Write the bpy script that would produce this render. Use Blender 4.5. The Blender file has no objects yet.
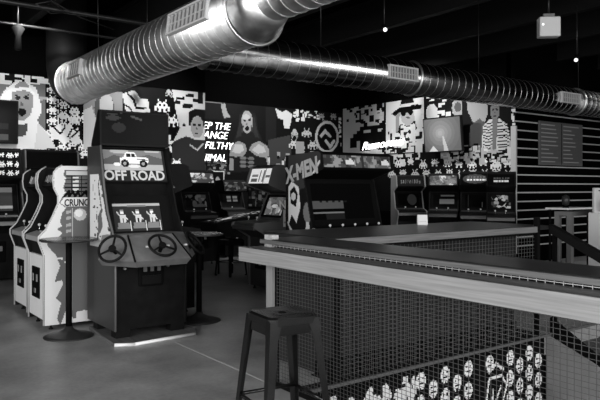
import bpy, math, random
from mathutils import Vector, Matrix
random.seed(7)
C = bpy.context.scene.collection
PI = math.pi
EYE = 1.45
# ------------------------------------------------------------------ materials
MATS = {}
def mat(name, g, rough=0.5, metal=0.0, emit=0.0, noise=0.0, nscale=20.0, spec=0.5, stretch=None, bump=0.0):
    if name in MATS: return MATS[name]
    m = bpy.data.materials.new(name); m.use_nodes = True
    nt = m.node_tree; b = nt.nodes['Principled BSDF']
    b.inputs['Base Color'].default_value = (g, g, g, 1)
    b.inputs['Roughness'].default_value = rough
    b.inputs['Metallic'].default_value = metal
    b.inputs['Specular IOR Level'].default_value = spec
    if emit:
        b.inputs['Emission Color'].default_value = (1, 1, 1, 1)
        b.inputs['Emission Strength'].default_value = emit
    if noise:
        tc = nt.nodes.new('ShaderNodeTexCoord'); mp = nt.nodes.new('ShaderNodeMapping')
        nz = nt.nodes.new('ShaderNodeTexNoise'); nz.inputs['Scale'].default_value = nscale
        nz.inputs['Detail'].default_value = 6
        if stretch: mp.inputs['Scale'].default_value = stretch
        r = nt.nodes.new('ShaderNodeValToRGB')
        a, c = max(0, g*(1-noise)), min(1, g*(1+noise))
        r.color_ramp.elements[0].color = (a, a, a, 1); r.color_ramp.elements[0].position = .3
        r.color_ramp.elements[1].color = (c, c, c, 1); r.color_ramp.elements[1].position = .7
        nt.links.new(tc.outputs['Object'], mp.inputs['Vector'])
        nt.links.new(mp.outputs['Vector'], nz.inputs['Vector'])
        nt.links.new(nz.outputs['Fac'], r.inputs['Fac'])
        nt.links.new(r.outputs['Color'], b.inputs['Base Color'])
        if bump:
            bp = nt.nodes.new('ShaderNodeBump'); bp.inputs['Strength'].default_value = bump
            nt.links.new(nz.outputs['Fac'], bp.inputs['Height'])
            nt.links.new(bp.outputs['Normal'], b.inputs['Normal'])
    MATS[name] = m
    return m
def art_mat(name, emit=0.0, rough=0.5, grime=True):
    if name in MATS: return MATS[name]
    m = bpy.data.materials.new(name); m.use_nodes = True
    nt = m.node_tree; b = nt.nodes['Principled BSDF']
    at = nt.nodes.new('ShaderNodeAttribute'); at.attribute_name = 'Col'
    b.inputs['Roughness'].default_value = rough; b.inputs['Specular IOR Level'].default_value = .04
    nt.links.new(at.outputs['Color'], b.inputs['Base Color'])
    if emit:
        nt.links.new(at.outputs['Color'], b.inputs['Emission Color'])
        b.inputs['Emission Strength'].default_value = emit
    MATS[name] = m
    return m
BLACK = mat('black_paint', .006, .45, spec=.1)
CAB = mat('black_laminate', .008, .5, noise=.3, nscale=9, spec=.08)
CABD = mat('matte_black', .004, .7, spec=.05)
GREYP = mat('grey_side_laminate', .075, .5, noise=.08, nscale=6)
WHITE = mat('white_laminate', .72, .4, noise=.04, nscale=5)
TRIM = mat('light_edge_trim', .45, .35)
CHROME = mat('chrome', .7, .18, 1.0)
STEEL = mat('dark_gunmetal_steel', .006, .22, .15, spec=.5)
ALU = mat('cast_aluminium', .35, .4, .8)
GALV = mat('galvanised_duct', .8, .37, 1.0, noise=.3, nscale=7, bump=.04)
GALVD = mat('galvanised_seam', .7, .35, 1.0)
GALV2 = mat('galvanised_duct_slim', .42, .2, 1.0, noise=.3, nscale=7, bump=.04)
WOODL = mat('pale_oak_board', .22, .5, noise=.22, nscale=5, stretch=(4, .5, 18))
WOODG = mat('weathered_wood_board', .1, .5, noise=.35, nscale=6, stretch=(6, .6, 20))
WOODD = mat('dark_stained_bar_top', .016, .3, noise=.4, nscale=5, stretch=(5, .8, 5))
WOODDX = mat('dark_stained_far_top', .012, .35, noise=.4, nscale=5, stretch=(.8, 5, 5))
WOODGX = mat('grey_wood_fascia', .12, .5, noise=.35, nscale=6, stretch=(.6, 6, 24))
WIRE = mat('galvanised_wire', .07, .45, .4)
PANEL = mat('charcoal_bar_panel', .02, .5, spec=.2, noise=.25, nscale=4, stretch=(6, 6, .7))
GLASSD = mat('dark_screen_glass', .01, .08)
RUB = mat('black_rubber', .005, .6, spec=.15)
PAPER = mat('white_paper', .85, .6)
NEON = mat('white_neon', .9, .4, emit=3.5)
LAMP = mat('lamp_lens', .9, .3, emit=1.2)
INKW = mat('white_lettering', .75, .5)
INKK = mat('black_lettering', .01, .5)
INKG = mat('grey_lettering', .3, .5)
DECK = mat('black_ceiling_paint', .002, .8, spec=.0)
JOIST = mat('dark_joist_paint', .010, .6, spec=.05)
PIPE = mat('dull_conduit', .022, .4, .5)
ART = art_mat('printed_art')
ARTG = art_mat('glossy_printed_art', rough=.22)
SCR = art_mat('lit_screen', emit=.55, rough=.15)
SCRD = art_mat('dim_screen', emit=.16, rough=.12)
MARQ = art_mat('backlit_marquee', emit=.26, rough=.3)
MARQD = art_mat('weakly_lit_marquee', emit=.2, rough=.3)
MARQB = art_mat('bright_marquee', emit=.8, rough=.3)
def floor_mat():
    m = bpy.data.materials.new('polished_concrete'); m.use_nodes = True
    nt = m.node_tree; b = nt.nodes['Principled BSDF']
    tc = nt.nodes.new('ShaderNodeTexCoord')
    n1 = nt.nodes.new('ShaderNodeTexNoise'); n1.inputs['Scale'].default_value = 1.4; n1.inputs['Detail'].default_value = 9; n1.inputs['Roughness'].default_value = .62
    n2 = nt.nodes.new('ShaderNodeTexNoise'); n2.inputs['Scale'].default_value = 30; n2.inputs['Detail'].default_value = 4
    mx = nt.nodes.new('ShaderNodeMath'); mx.operation = 'MULTIPLY_ADD'; mx.inputs[1].default_value = .25
    r = nt.nodes.new('ShaderNodeValToRGB')
    r.color_ramp.elements[0].color = (.14,)*3 + (1,); r.color_ramp.elements[0].position = .4
    r.color_ramp.elements[1].color = (.37,)*3 + (1,); r.color_ramp.elements[1].position = .85
    for n in (n1, n2): nt.links.new(tc.outputs['Object'], n.inputs['Vector'])
    nt.links.new(n2.outputs['Fac'], mx.inputs[0]); nt.links.new(n1.outputs['Fac'], mx.inputs[2])
    nt.links.new(mx.outputs[0], r.inputs['Fac']); nt.links.new(r.outputs['Color'], b.inputs['Base Color'])
    rr = nt.nodes.new('ShaderNodeMapRange'); rr.inputs['To Min'].default_value = .28; rr.inputs['To Max'].default_value = .5
    nt.links.new(n1.outputs['Fac'], rr.inputs['Value']); nt.links.new(rr.outputs[0], b.inputs['Roughness'])
    return m
FLOOR = floor_mat()
# ------------------------------------------------------------------ object helpers
def thing(name, label, cat, loc=(0, 0, 0), rotz=0, group=None):
    o = bpy.data.objects.new(name, None); C.objects.link(o)
    o.empty_display_size = .1
    o.location = loc; o.rotation_euler = (0, 0, rotz)
    o['label'] = label; o['category'] = cat
    if group: o['group'] = group
    return o
def tag(o, label, cat, group=None):
    o['label'] = label; o['category'] = cat
    if group: o['group'] = group
    return o
class MB:
    def __init__(s): s.v = []; s.f = []; s.sm = []
    def add(s, vs, fs, smooth=False):
        n = len(s.v); s.v += [tuple(v) for v in vs]
        s.f += [tuple(i+n for i in f) for f in fs]; s.sm += [smooth]*len(fs)
        return s
    def box(s, x0, x1, y0, y1, z0, z1, c=0.0):
        if c <= 0 or min(x1-x0, y1-y0, z1-z0) < 2.2*c:
            v = [(x, y, z) for z in (z0, z1) for y in (y0, y1) for x in (x0, x1)]
            return s.add(v, [(0, 2, 3, 1), (4, 5, 7, 6), (0, 1, 5, 4), (2, 6, 7, 3), (0, 4, 6, 2), (1, 3, 7, 5)])
        # chamfered box
        v = []; idx = {}
        for i, x in enumerate((x0, x1)):
            for j, y in enumerate((y0, y1)):
                for k, z in enumerate((z0, z1)):
                    sx, sy, sz = (1, -1)[i], (1, -1)[j], (1, -1)[k]
                    idx[i, j, k, 0] = len(v); v.append((x, y+sy*c, z+sz*c))
                    idx[i, j, k, 1] = len(v); v.append((x+sx*c, y, z+sz*c))
                    idx[i, j, k, 2] = len(v); v.append((x+sx*c, y+sy*c, z))
        I = lambda i, j, k, a: idx[i, j, k, a]
        f = []
        for i in (0, 1): f.append((I(i,0,0,0), I(i,1,0,0), I(i,1,1,0), I(i,0,1,0)))
        for j in (0, 1): f.append((I(0,j,0,1), I(1,j,0,1), I(1,j,1,1), I(0,j,1,1)))
        for k in (0, 1): f.append((I(0,0,k,2), I(1,0,k,2), I(1,1,k,2), I(0,1,k,2)))
        for j in (0, 1):
            for k in (0, 1): f.append((I(0,j,k,1), I(1,j,k,1), I(1,j,k,2), I(0,j,k,2)))
        for i in (0, 1):
            for k in (0, 1): f.append((I(i,0,k,0), I(i,1,k,0), I(i,1,k,2), I(i,0,k,2)))
        for i in (0, 1):
            for j in (0, 1): f.append((I(i,j,0,0), I(i,j,1,0), I(i,j,1,1), I(i,j,0,1)))
        for i in (0, 1):
            for j in (0, 1):
                for k in (0, 1): f.append((I(i,j,k,0), I(i,j,k,1), I(i,j,k,2)))
        return s.add(v, f)
    def hexa(s, pts):      # 8 points: bottom 4 ccw, top 4 ccw
        return s.add(pts, [(3, 2, 1, 0), (4, 5, 6, 7), (0, 1, 5, 4), (1, 2, 6, 5), (2, 3, 7, 6), (3, 0, 4, 7)])
    def prism(s, poly, a, b, axis='x'):   # polygon in the other two axes, extruded from a to b
        n = len(poly)
        def P(p, t):
            if axis == 'x': return (t, p[0], p[1])
            if axis == 'y': return (p[0], t, p[1])
            return (p[0], p[1], t)
        v = [P(p, a) for p in poly] + [P(p, b) for p in poly]
        f = [tuple(range(n-1, -1, -1)), tuple(range(n, 2*n))]
        f += [(i, (i+1) % n, n+(i+1) % n, n+i) for i in range(n)]
        return s.add(v, f)
    def tube(s, pts, r, n=10, cap=True, closed=False, smooth=True):
        pts = [Vector(p) for p in pts]; m = len(pts)
        rs = r if isinstance(r, (list, tuple)) else [r]*m
        v = []; ref = None
        for i, p in enumerate(pts):
            if closed: t = pts[(i+1) % m]-pts[i-1]
            else: t = pts[min(i+1, m-1)]-pts[max(i-1, 0)]
            t.normalize()
            if ref is None: ref = Vector((0, 0, 1)) if abs(t.z) < .9 else Vector((1, 0, 0))
            a = ref - t*ref.dot(t)
            if a.length < 1e-4: a = t.orthogonal()
            a.normalize(); ref = a; b = t.cross(a)
            for k in range(n):
                an = 2*PI*k/n
                v.append(p+(a*math.cos(an)+b*math.sin(an))*rs[i])
        f = []
        for i in range(m if closed else m-1):
            j = (i+1) % m
            for k in range(n):
                q = (k+1) % n
                f.append((i*n+k, i*n+q, j*n+q, j*n+k))
        base = len(s.v); s.add(v, f, smooth)
        if cap and not closed:
            s.f.append(tuple(base+k for k in range(n-1, -1, -1))); s.sm.append(False)
            s.f.append(tuple(base+(m-1)*n+k for k in range(n))); s.sm.append(False)
        return s
    def lathe(s, prof, n=24, at=(0, 0, 0)):   # (r,z) list
        v = []; m = len(prof)
        for r, z in prof:
            for k in range(n):
                a = 2*PI*k/n; v.append((at[0]+r*math.cos(a), at[1]+r*math.sin(a), at[2]+z))
        f = [(i*n+k, i*n+(k+1) % n, (i+1)*n+(k+1) % n, (i+1)*n+k) for i in range(m-1) for k in range(n)]
        base = len(s.v); s.add(v, f, True)
        s.f.append(tuple(base+k for k in range(n-1, -1, -1))); s.sm.append(False)
        s.f.append(tuple(base+(m-1)*n+k for k in range(n))); s.sm.append(False)
        return s
    def xf(s, M):
        s.v = [tuple(M @ Vector(v)) for v in s.v]; return s
    def build(s, name, m, parent=None, label=None):
        me = bpy.data.meshes.new(name); me.from_pydata(s.v, [], s.f); me.update()
        import bmesh
        bm = bmesh.new(); bm.from_mesh(me); bmesh.ops.recalc_face_normals(bm, faces=bm.faces); bm.to_mesh(me); bm.free()
        for p, k in zip(me.polygons, s.sm): p.use_smooth = k
        me.materials.append(m)
        o = bpy.data.objects.new(name, me); C.objects.link(o)
        if parent: o.parent = parent
        if label: o['label'] = label
        return o
def struct(o): o['kind'] = 'structure'; return o
def box(name, m, parent, *d, c=0.0, label=None): return MB().box(*d, c=c).build(name, m, parent, label)
# raster of flat grey cells: printed artwork and screens
def lin(g): return g/12.92 if g <= .04045 else ((g+.055)/1.055)**2.4
class Cv:
    def __init__(s, w, h, cell, bg=None):
        s.cell = cell; s.W = w; s.H = h; s.n = max(2, round(w/cell)); s.m = max(2, round(h/cell))
        s.cx = w/s.n; s.cy = h/s.m
        s.g = [[bg]*s.n for _ in range(s.m)]; s.map = None
    def P(s, p): return s.map(*p) if s.map else p
    def fn(s, x0, y0, x1, y1, test, val):
        i0 = max(0, int(x0/s.cx)-1); i1 = min(s.n-1, int(x1/s.cx)+1)
        j0 = max(0, int(y0/s.cy)-1); j1 = min(s.m-1, int(y1/s.cy)+1)
        for j in range(j0, j1+1):
            y = (j+.5)*s.cy; row = s.g[j]
            for i in range(i0, i1+1):
                x = (i+.5)*s.cx
                if test(x, y): row[i] = val(x, y) if callable(val) else val
    def poly(s, pts, val):
        q = [s.P(p) for p in pts]; n = len(q)
        def t(x, y):
            c = False
            for k in range(n):
                x1, y1 = q[k]; x2, y2 = q[k-1]
                if (y1 > y) != (y2 > y) and x < (x2-x1)*(y-y1)/(y2-y1)+x1: c = not c
            return c
        s.fn(min(p[0] for p in q), min(p[1] for p in q), max(p[0] for p in q), max(p[1] for p in q), t, val)
    def rect(s, a, b, c, d, val): s.poly([(a, b), (c, b), (c, d), (a, d)], val)
    def ell(s, cx, cy, rx, ry, val):
        s.poly([(cx+rx*math.cos(2*PI*k/20), cy+ry*math.sin(2*PI*k/20)) for k in range(20)], val)
    def line(s, pts, th, val):
        q = [s.P(p) for p in pts]
        for (x1, y1), (x2, y2) in zip(q, q[1:]):
            dx, dy = x2-x1, y2-y1; L2 = dx*dx+dy*dy+1e-9
            def t(x, y):
                u = max(0, min(1, ((x-x1)*dx+(y-y1)*dy)/L2))
                return (x-x1-u*dx)**2+(y-y1-u*dy)**2 <= th*th/4
            s.fn(min(x1, x2)-th, min(y1, y2)-th, max(x1, x2)+th, max(y1, y2)+th, t, val)
    def bmp(s, rows, x, y, sx, sy, val):   # x,y = top-left in own units (through map); sx, sy cell size in metres
        x, y = s.P((x, y))
        for j, r in enumerate(rows):
            for i, ch in enumerate(r):
                if ch == '#':
                    a, b = x+i*sx, y-j*sy
                    s.fn(a, b-sy, a+sx, b, lambda X, Y, a=a, b=b: a <= X < a+sx and b-sy <= Y < b, val)
    def speck(s, a, b, c, d, n, vals, smin, smax, seed=1):   # blocky random marks
        R = random.Random(seed)
        for _ in range(n):
            x = R.uniform(a, c); y = R.uniform(b, d); q = s.P((x, y)); w = R.choice((smin, smax, (smin+smax)/2)); h = R.choice((smin, smin, smax))
            v = R.choice(vals); x0, y0 = q
            s.fn(x0, y0, x0+w, y0+h, lambda X, Y: x0 <= X < x0+w and y0 <= Y < y0+h, v)
    def mask(s, pts):
        t = Cv(s.W, s.H, s.cell); t.map = None; t.poly(pts, 1)
        for j in range(s.m):
            for i in range(s.n):
                if t.g[j][i] is None: s.g[j][i] = None
    def build(s, name, m, parent, org, U, V, label=None):
        org, U, V = Vector(org), Vector(U).normalized(), Vector(V).normalized()
        vs = []; fs = []; cols = []
        for j in range(s.m):
            i = 0; row = s.g[j]
            while i < s.n:
                k = i
                while k+1 < s.n and row[k+1] == row[i]: k += 1
                if row[i] is not None:
                    b = len(vs)
                    for a, c in ((i, j), (k+1, j), (k+1, j+1), (i, j+1)): vs.append(org+U*(a*s.cx)+V*(c*s.cy))
                    fs.append((b, b+1, b+2, b+3)); cols.append(lin(row[i]))
                i = k+1
        me = bpy.data.meshes.new(name); me.from_pydata(vs, [], fs); me.update()
        at = me.color_attributes.new('Col', 'FLOAT_COLOR', 'CORNER')
        for p, c in zip(me.polygons, cols):
            for li in p.loop_indices: at.data[li].color = (c, c, c, 1)
        me.materials.append(m)
        o = bpy.data.objects.new(name, me); C.objects.link(o)
        if parent: o.parent = parent
        if label: o['label'] = label
        return o
def text(name, txt, size, m, parent, org, U, V, shear=0, offset=0, ext=.002, xs=1.0, align='LEFT', label=None):
    cu = bpy.data.curves.new(name+'_c', 'FONT'); cu.body = txt; cu.size = size; cu.shear = shear; cu.offset = offset; cu.extrude = ext
    cu.align_x = align; cu.resolution_u = 3
    t = bpy.data.objects.new('t', cu); C.objects.link(t)
    bpy.context.view_layer.update()
    me = bpy.data.meshes.new_from_object(t.evaluated_get(bpy.context.evaluated_depsgraph_get()))
    bpy.data.objects.remove(t)
    U = Vector(U).normalized(); V = Vector(V).normalized(); N = U.cross(V)
    M = Matrix(((U.x*xs, V.x, N.x, org[0]), (U.y*xs, V.y, N.y, org[1]), (U.z*xs, V.z, N.z, org[2]), (0, 0, 0, 1)))
    me.transform(M); me.name = name
    me.materials.clear(); me.materials.append(m)
    o = bpy.data.objects.new(name, me); C.objects.link(o)
    if parent: o.parent = parent
    if label: o['label'] = label
    return o
# ------------------------------------------------------------------ camera
TH = math.radians(36.6); SN, CS = math.sin(TH), math.cos(TH); FP = 646.0
cam = bpy.data.cameras.new('camera'); cam.sensor_width = 36; cam.lens = FP/600*36; cam.shift_y = -13/600
cam.clip_end = 100
co = bpy.data.objects.new('camera', cam); C.objects.link(co); co.location = (0, 0, EYE); co.rotation_euler = (PI/2, 0, -TH)
bpy.context.scene.camera = co
def onY(Y):      # photo point -> (x, z) on the wall plane y = Y, used to trace the murals
    def f(px, py):
        u = (px-300)/FP; D = Y/(CS-SN*u); return (D*(SN+CS*u), EYE+(187-py)/FP*D)
    return f
def onX(X):      # photo point -> (y, z) on the wall plane x = X
    def f(px, py):
        u = (px-300)/FP; D = X/(SN+CS*u); return (D*(CS-SN*u), EYE+(187-py)/FP*D)
    return f
# ------------------------------------------------------------------ room shell
YL, YR, XM, YS = 11.55, 12.4, 10.5, 7.34     # left mural wall, recessed wall, right mural wall, slat wall
XW, YB, XE, HC = -4.5, -4.0, 16.0, 4.5
fl = MB()
HX0, HX1, HY0, HY1 = 2.68, 6.9, -.6, 3.66    # stairwell opening
fl.box(XW, HX0, YB, YR+.2, -.2, 0); fl.box(HX0, HX1, HY1, YR+.2, -.2, 0); fl.box(HX0, HX1, YB, HY0, -.2, 0); fl.box(HX1, XE, YB, YR+.2, -.2, 0)
struct(fl.build('floor', FLOOR))
struct(box('trim_1', mat('joint_filler', .42, .6), None, 2.655, 2.668, 3.97, 5.55, 0, .0015))
struct(box('ceiling', DECK, None, XW, XE, YB, YR+.2, HC, HC+.15))
WB = mat('black_wall_paint', .002, .8, spec=.0)
struct(box('wall_left', WB, None, XW, 6.2, YL, YR+.2, 0, HC))
struct(box('wall_back', WB, None, 6.2, XM, YR, YR+.2, 0, HC))
struct(box('wall_right', WB, None, XM, XM+.12, YS+.1, YR+.2, 0, HC))
sw = MB()
sw.box(XM, XE, YS, YS+.2, 0, HC)
ws = struct(sw.build('wall_slatted', WB))
struct(box('wall_east', WB, None, XE, XE+.2, YB, YS+.2, 0, HC))
# window walls behind and left of the camera
WG = mat('grey_plaster', .25, .7)
def winwall(name, along, fixed, a, b, wins, sill, head):
    mb = MB(); t = .2
    def bx(p, q, z0, z1):
        if along == 'y': mb.box(fixed-t, fixed, p, q, z0, z1)
        else: mb.box(p, q, fixed-t, fixed, z0, z1)
    bx(a, b, 0, sill); bx(a, b, head, HC); prev = a
    for p, q in wins: bx(prev, p, sill, head); prev = q
    bx(prev, b, sill, head)
    struct(mb.build(name, WG))
WL = [(-3, -1.2), (-.8, 1.0), (1.4, 3.2), (3.6, 5.4)]; WK = [(-3.5, -1.5), (-1.1, .9), (1.3, 3.3), (3.7, 5.7), (6.6, 8.6)]
winwall('wall_window_side', 'y', XW, YB, YL, WL, .8, 4.1)
winwall('wall_entrance_side', 'x', YB, XW, XE, WK, .8, 4.1)
FRM = mat('black_window_frame', .02, .4)
n = 1
for wl, al in ((WL, 'y'), (WK, 'x')):
    for p, q in wl:
        mb = MB(); mid = (p+q)/2; t = .03
        def bx(a, b, z0, z1):
            if al == 'y': mb.box(XW-.08, XW-.02, a, b, z0, z1)
            else: mb.box(a, b, YB-.08, YB-.02, z0, z1)
        bx(p, q, .8, .86); bx(p, q, 4.04, 4.1); bx(p, p+.05, .86, 4.04); bx(q-.05, q, .86, 4.04); bx(mid-t, mid+t, .86, 4.04); bx(p+.05, q-.05, 2.6, 2.66)
        struct(mb.build('window_%d' % n, FRM)); n += 1
# ------------------------------------------------------------------ mural artwork
CRAB = ["..#....#..", "...#..#...", "..######..", ".##.##.##.", "##########", "#.######.#", "#..#..#..#", "..##..##.."]
SQUID = ["...##...", "..####..", ".######.", "##.##.##", "########", ".#.##.#.", "#.#..#.#", ".#....#."]
BUG = [".#..#..#.", "..#####..", ".##.#.##.", "#########", ".#######.", "..#...#..", ".##...##."]
def row(c, pts, bm, size, v, sc=1.0):
    for (x, y) in pts: c.bmp(bm, x, y, size*sc, size, v)
def face(c, cx, cy, w, h, skin, dark, mouth=0):
    c.ell(cx, cy, w, h, skin)
    c.ell(cx-w*.42, cy-h*.15, w*.22, h*.1, dark); c.ell(cx+w*.42, cy-h*.15, w*.22, h*.1, dark)
    c.poly([(cx-w*.65, cy-h*.32), (cx-w*.15, cy-h*.24), (cx-w*.15, cy-h*.18), (cx-w*.65, cy-h*.26)], dark)
    c.poly([(cx+w*.65, cy-h*.32), (cx+w*.15, cy-h*.24), (cx+w*.15, cy-h*.18), (cx+w*.65, cy-h*.26)], dark)
    c.poly([(cx-w*.1, cy), (cx+w*.18, cy+h*.24), (cx-w*.2, cy+h*.24)], (skin+dark)/2)
    if mouth: c.ell(cx, cy+h*.55, w*.35, h*.2, dark*.5)
    else: c.ell(cx, cy+h*.55, w*.35, h*.06, dark)
# left wall
X0, Z0, ZT = 1.2, .9, 3.34
cv = Cv(6.2-X0, ZT-Z0, .0225, .02); g = onY(YL)
cv.map = lambda px, py: (g(px, py)[0]-X0, g(px, py)[1]-Z0)
cv.rect(-60, 60, 52, 240, .08)
cv.rect(-60, 55, 54, 84, .82)
cv.speck(-55, 70, 52, 84, 60, [.05, .05, .8], .05, .14, 3)
cv.rect(-60, 84, 46, 150, .42)
cv.rect(38, 97, 48, 100, .62)
for k in range(5):
    y = 84+k*10.5
    row(cv, [(47, y), (58, y+5)], CRAB, .019, .86); row(cv, [(69, y+1)], CRAB, .019, .8); 
cv.rect(47, 138, 100, 215, .06)
for k in range(4): row(cv, [(58+k*11, 112+k*.5)], CRAB, .02, .85)
cv.poly([(48,124),(54,129),(58,123),(62,128),(70,122),(74,130),(79,128),(78,136),(83,142),(76,145),(70,140),(64,146),(58,139),(50,140),(52,133)], .85)
cv.line([(54,127),(60,134),(65,127)], .03, .05); cv.line([(68,137),(72,129),(78,131),(70,138)], .03, .05)
for k, (x, y) in enumerate([(22,141),(33,146),(44,134),(56,142),(67,141),(78,142),(80,150),(46,150),(57,153)]):
    cv.bmp(CRAB if k % 2 else BUG, x, y, .02, .02, .88)
cv.poly([(-8,160),(-10,115),(0,98),(6,88),(16,82),(26,82),(36,88),(41,104),(42,112),(37,120),(40,127),(50,134),(50,147),(20,150)], .88)
cv.poly([(34,150),(38,123),(48,134),(56,148)], .8)
face(cv, 22, 101, 11, 20, .55, .15, 1)
cv.poly([(4,95),(10,88),(30,87),(36,96),(32,93),(24,90),(12,92)], .92)
cv.poly([(14,124),(28,124),(26,136),(18,136)], .3)
cv.rect(-60, 149, 20, 200, .05)
for k in range(8): cv.bmp(CRAB, -34+k*9, 151+(k % 2)*9, .02, .02, .85)
# middle, around the tall cabinet
cv.rect(84, 92, 122, 145, .5); cv.ell(104, 108, 10, 15, .3); cv.ell(106, 105, 7, 11, .66)
cv.poly([(84,110),(92,106),(96,120),(94,150),(84,150)], .72)
cv.rect(122, 88, 165, 160, .06)
cv.poly([(122,94),(134,90),(140,98),(148,99),(150,112),(140,114),(126,112)], .7)
cv.line([(128,94),(134,100),(136,108),(146,108)], .04, .05); cv.line([(124,104),(130,108),(132,112)], .03, .05)
row(cv, [(155,99)], CRAB, .03, .78); row(cv, [(164,114)], CRAB, .03, .78); row(cv, [(165,89)], SQUID, .02, .6)
cv.line([(162,143),(170,136),(168,143),(174,142)], .05, .75); cv.line([(165,150),(170,147),(172,152)], .05, .75)
cv.poly([(172,90),(205,91),(207,112),(206,165),(176,165),(174,140),(180,128),(176,112)], .66)
for p in [((176,97),(184,100)),((186,94),(194,97)),((182,104),(193,108)),((193,99),(199,102)),((198,90),(203,104)),((174,101),(180,104))]:
    cv.rect(p[0][0], p[0][1], p[1][0], p[1][1], .06)
cv.poly([(173,142),(186,136),(196,140),(206,140),(206,170),(170,170)], .14)
cv.line([(190,145),(197,150),(203,144)], .03, .6)
cv.poly([(189,112),(195,109),(206,110),(207,126),(189,126)], .04)
face(cv, 197, 127, 6.5, 11, .5, .06)
cv.ell(184, 125, 1.3, 2, .06)
row(cv, [(170,158),(150,160)], CRAB, .028, .8)
mur_left = struct(cv.build('wall_left_mural', ART, None, (X0, YL-.002, Z0), (1, 0, 0), (0, 0, 1)))
# recessed wall
X0, Z0, ZT = 6.2, .9, 3.3
cv = Cv(XM-X0, ZT-Z0, .0225, .06); g = onY(YR); gg = g
cv.map = lambda px, py: (gg(px, py)[0]-6.2, gg(px, py)[1]-.9)
cv.line([(200,101),(229,103)], .03, .45); cv.line([(213,103),(213,115)], .02, .35)
cv.poly([(221,104),(225,103),(227,112),(231,117),(224,118),(222,112)], .6)
cv.rect(200, 158, 206, 200, .2)
cv.speck(206, 162, 228, 175, 50, [.3, .15, .5], .04, .1, 5)
cv.poly([(226,165),(228,150),(234,140),(238,128),(240,112),(243,106),(252,106),(256,116),(258,130),(262,140),(270,148),(274,172),(228,172)], .1)
cv.poly([(229,156),(231,146),(238,141),(245,144),(247,151),(243,156),(236,157)], .5); cv.poly([(232,152),(235,144),(242,144),(244,150),(239,154)], .66)
cv.poly([(249,150),(252,144),(259,141),(267,146),(271,154),(266,158),(256,156)], .5); cv.poly([(252,150),(258,144),(264,147),(266,152),(258,154)], .64)
for yy in (158, 162, 166):
    cv.ell(243, yy, 3.5, 1.6, .4); cv.ell(251, yy+.5, 3.5, 1.6, .38)
cv.poly([(266,158),(272,156),(275,170),(269,172)], .55); cv.poly([(229,158),(233,158),(234,170),(229,170)], .5); cv.ell(270, 160, 1.6, 4, .7)
face(cv, 247, 122, 5.6, 11.5, .56, .06, 1); cv.ell(246, 117, 3.6, 3, .66); cv.line([(243,126),(242,132)], .04, .2); cv.line([(251,126),(252,131)], .04, .2)
cv.poly([(240,114),(242,105),(247,102),(252,105),(255,116),(252,111),(243,110)], .05)
cv.poly([(240,114),(239,124),(236,138),(241,136),(242,124)], .16); cv.poly([(254,114),(256,126),(259,138),(255,137),(252,128)], .16)
cv.rect(266, 104, 276, 142, .1); cv.poly([(268,140),(290,135),(292,165),(270,165)], .2)
cv.poly([(275,108),(282,112),(286,110),(292,114),(291,122),(289,129),(284,128),(283,120),(278,118)], .7)
cv.speck(292, 109, 318, 122, 60, [.75, .05, .75], .05, .1, 9)
row(cv, [(302,128)], CRAB, .028, .62); row(cv, [(291,129)], SQUID, .026, .6); row(cv, [(308,140),(289,139)], CRAB, .028, .65); row(cv, [(296,142)], SQUID, .034, .6)
cv.bmp(["########"]*10, 296, 141, .03, .03, .5)
row(cv, [(330,113),(318,113),(322,120)], BUG, .022, .5)
cv.ell(327, 137, 12, 16, .62); cv.ell(327, 137, 9.6, 13.5, .04)
cv.line([(321,136),(325,131),(330,136)], .08, .6); cv.line([(326,141),(330,147),(334,141)], .08, .6)
cv.speck(338, 112, 344, 165, 40, [.7, .05], .05, .1, 11)
cv.speck(276, 156, 344, 172, 120, [.5, .7, .05], .06, .12, 12)
struct(cv.build('wall_back_mural', ART, None, (6.2, YR-.002, .9), (1, 0, 0), (0, 0, 1)))
# right mural wall (faces -x)
cv = Cv(YR-YS-.1+.1, 3.4-.9, .0225, .06); gx = onX(XM)
cv.map = lambda px, py: (YR-gx(px, py)[0], gx(px, py)[1]-.9)
cv.rect(343, 95, 384, 165, .66)
cv.speck(343, 98, 386, 124, 60, [.05, .05, .66], .07, .16, 13)
cv.speck(376, 105, 388, 160, 50, [.05, .7], .06, .16, 14)
BIG = ["...#......#...", "....#....#....", "...########...", "..##..##..##..", ".############.", "##############", "##.########.##", "##.#......#.##", "...###..###..."]
cv.bmp(BIG, 350, 121, .125, .085, .04)
cv.rect(386, 90, 424, 165, .72)
cv.poly([(399,109),(413,107),(415,120),(409,127),(402,122)], .6)
cv.poly([(396,110),(400,110),(399,130),(396,140)], .5)
cv.poly([(391.5,114),(396,110),(400,107.5),(418,104.5),(422,105),(421,108.5),(412,110),(402,111),(395,116)], .03)
cv.poly([(400,107),(401,101),(407,99),(413,98.5),(415,105)], .06); cv.line([(401,106),(414,103.5)], .05, .7)
cv.ell(403.5, 113, 2.6, 3.2, .03); cv.ell(410.5, 112, 2.6, 3.2, .03); cv.line([(403,112),(411,111)], .03, .05)
cv.poly([(405,117),(411,117),(409,119)], .25)
cv.poly([(400,124),(409,126),(415,120),(420,140),(423,165),(396,165),(397,135)], .08)
cv.poly([(403,126),(409,127),(414,123),(413,129),(404,131)], .78); cv.poly([(412,131),(418,130),(419,136),(413,137)], .78); cv.line([(402,132),(405,142),(404,152)], .06, .75)
cv.line([(408,134),(414,142),(420,150)], .07, .78); cv.line([(410,144),(409,152)], .07, .7)
cv.speck(386, 130, 424, 168, 110, [.05, .75, .75], .06, .16, 15)
cv.rect(424, 90, 466, 170, .08)
cv.speck(424, 92, 470, 120, 120, [.05, .75, .05], .06, .13, 16)
cv.ell(432, 113, 6, 9, .7); cv.ell(458, 108, 6, 9, .55); cv.ell(458, 107, 3.5, 5, .3)
cv.rect(462, 90, 516, 172, .07)
cv.poly([(466,95),(486,95),(488,112),(484,125),(474,124),(468,112)], .55)
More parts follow.
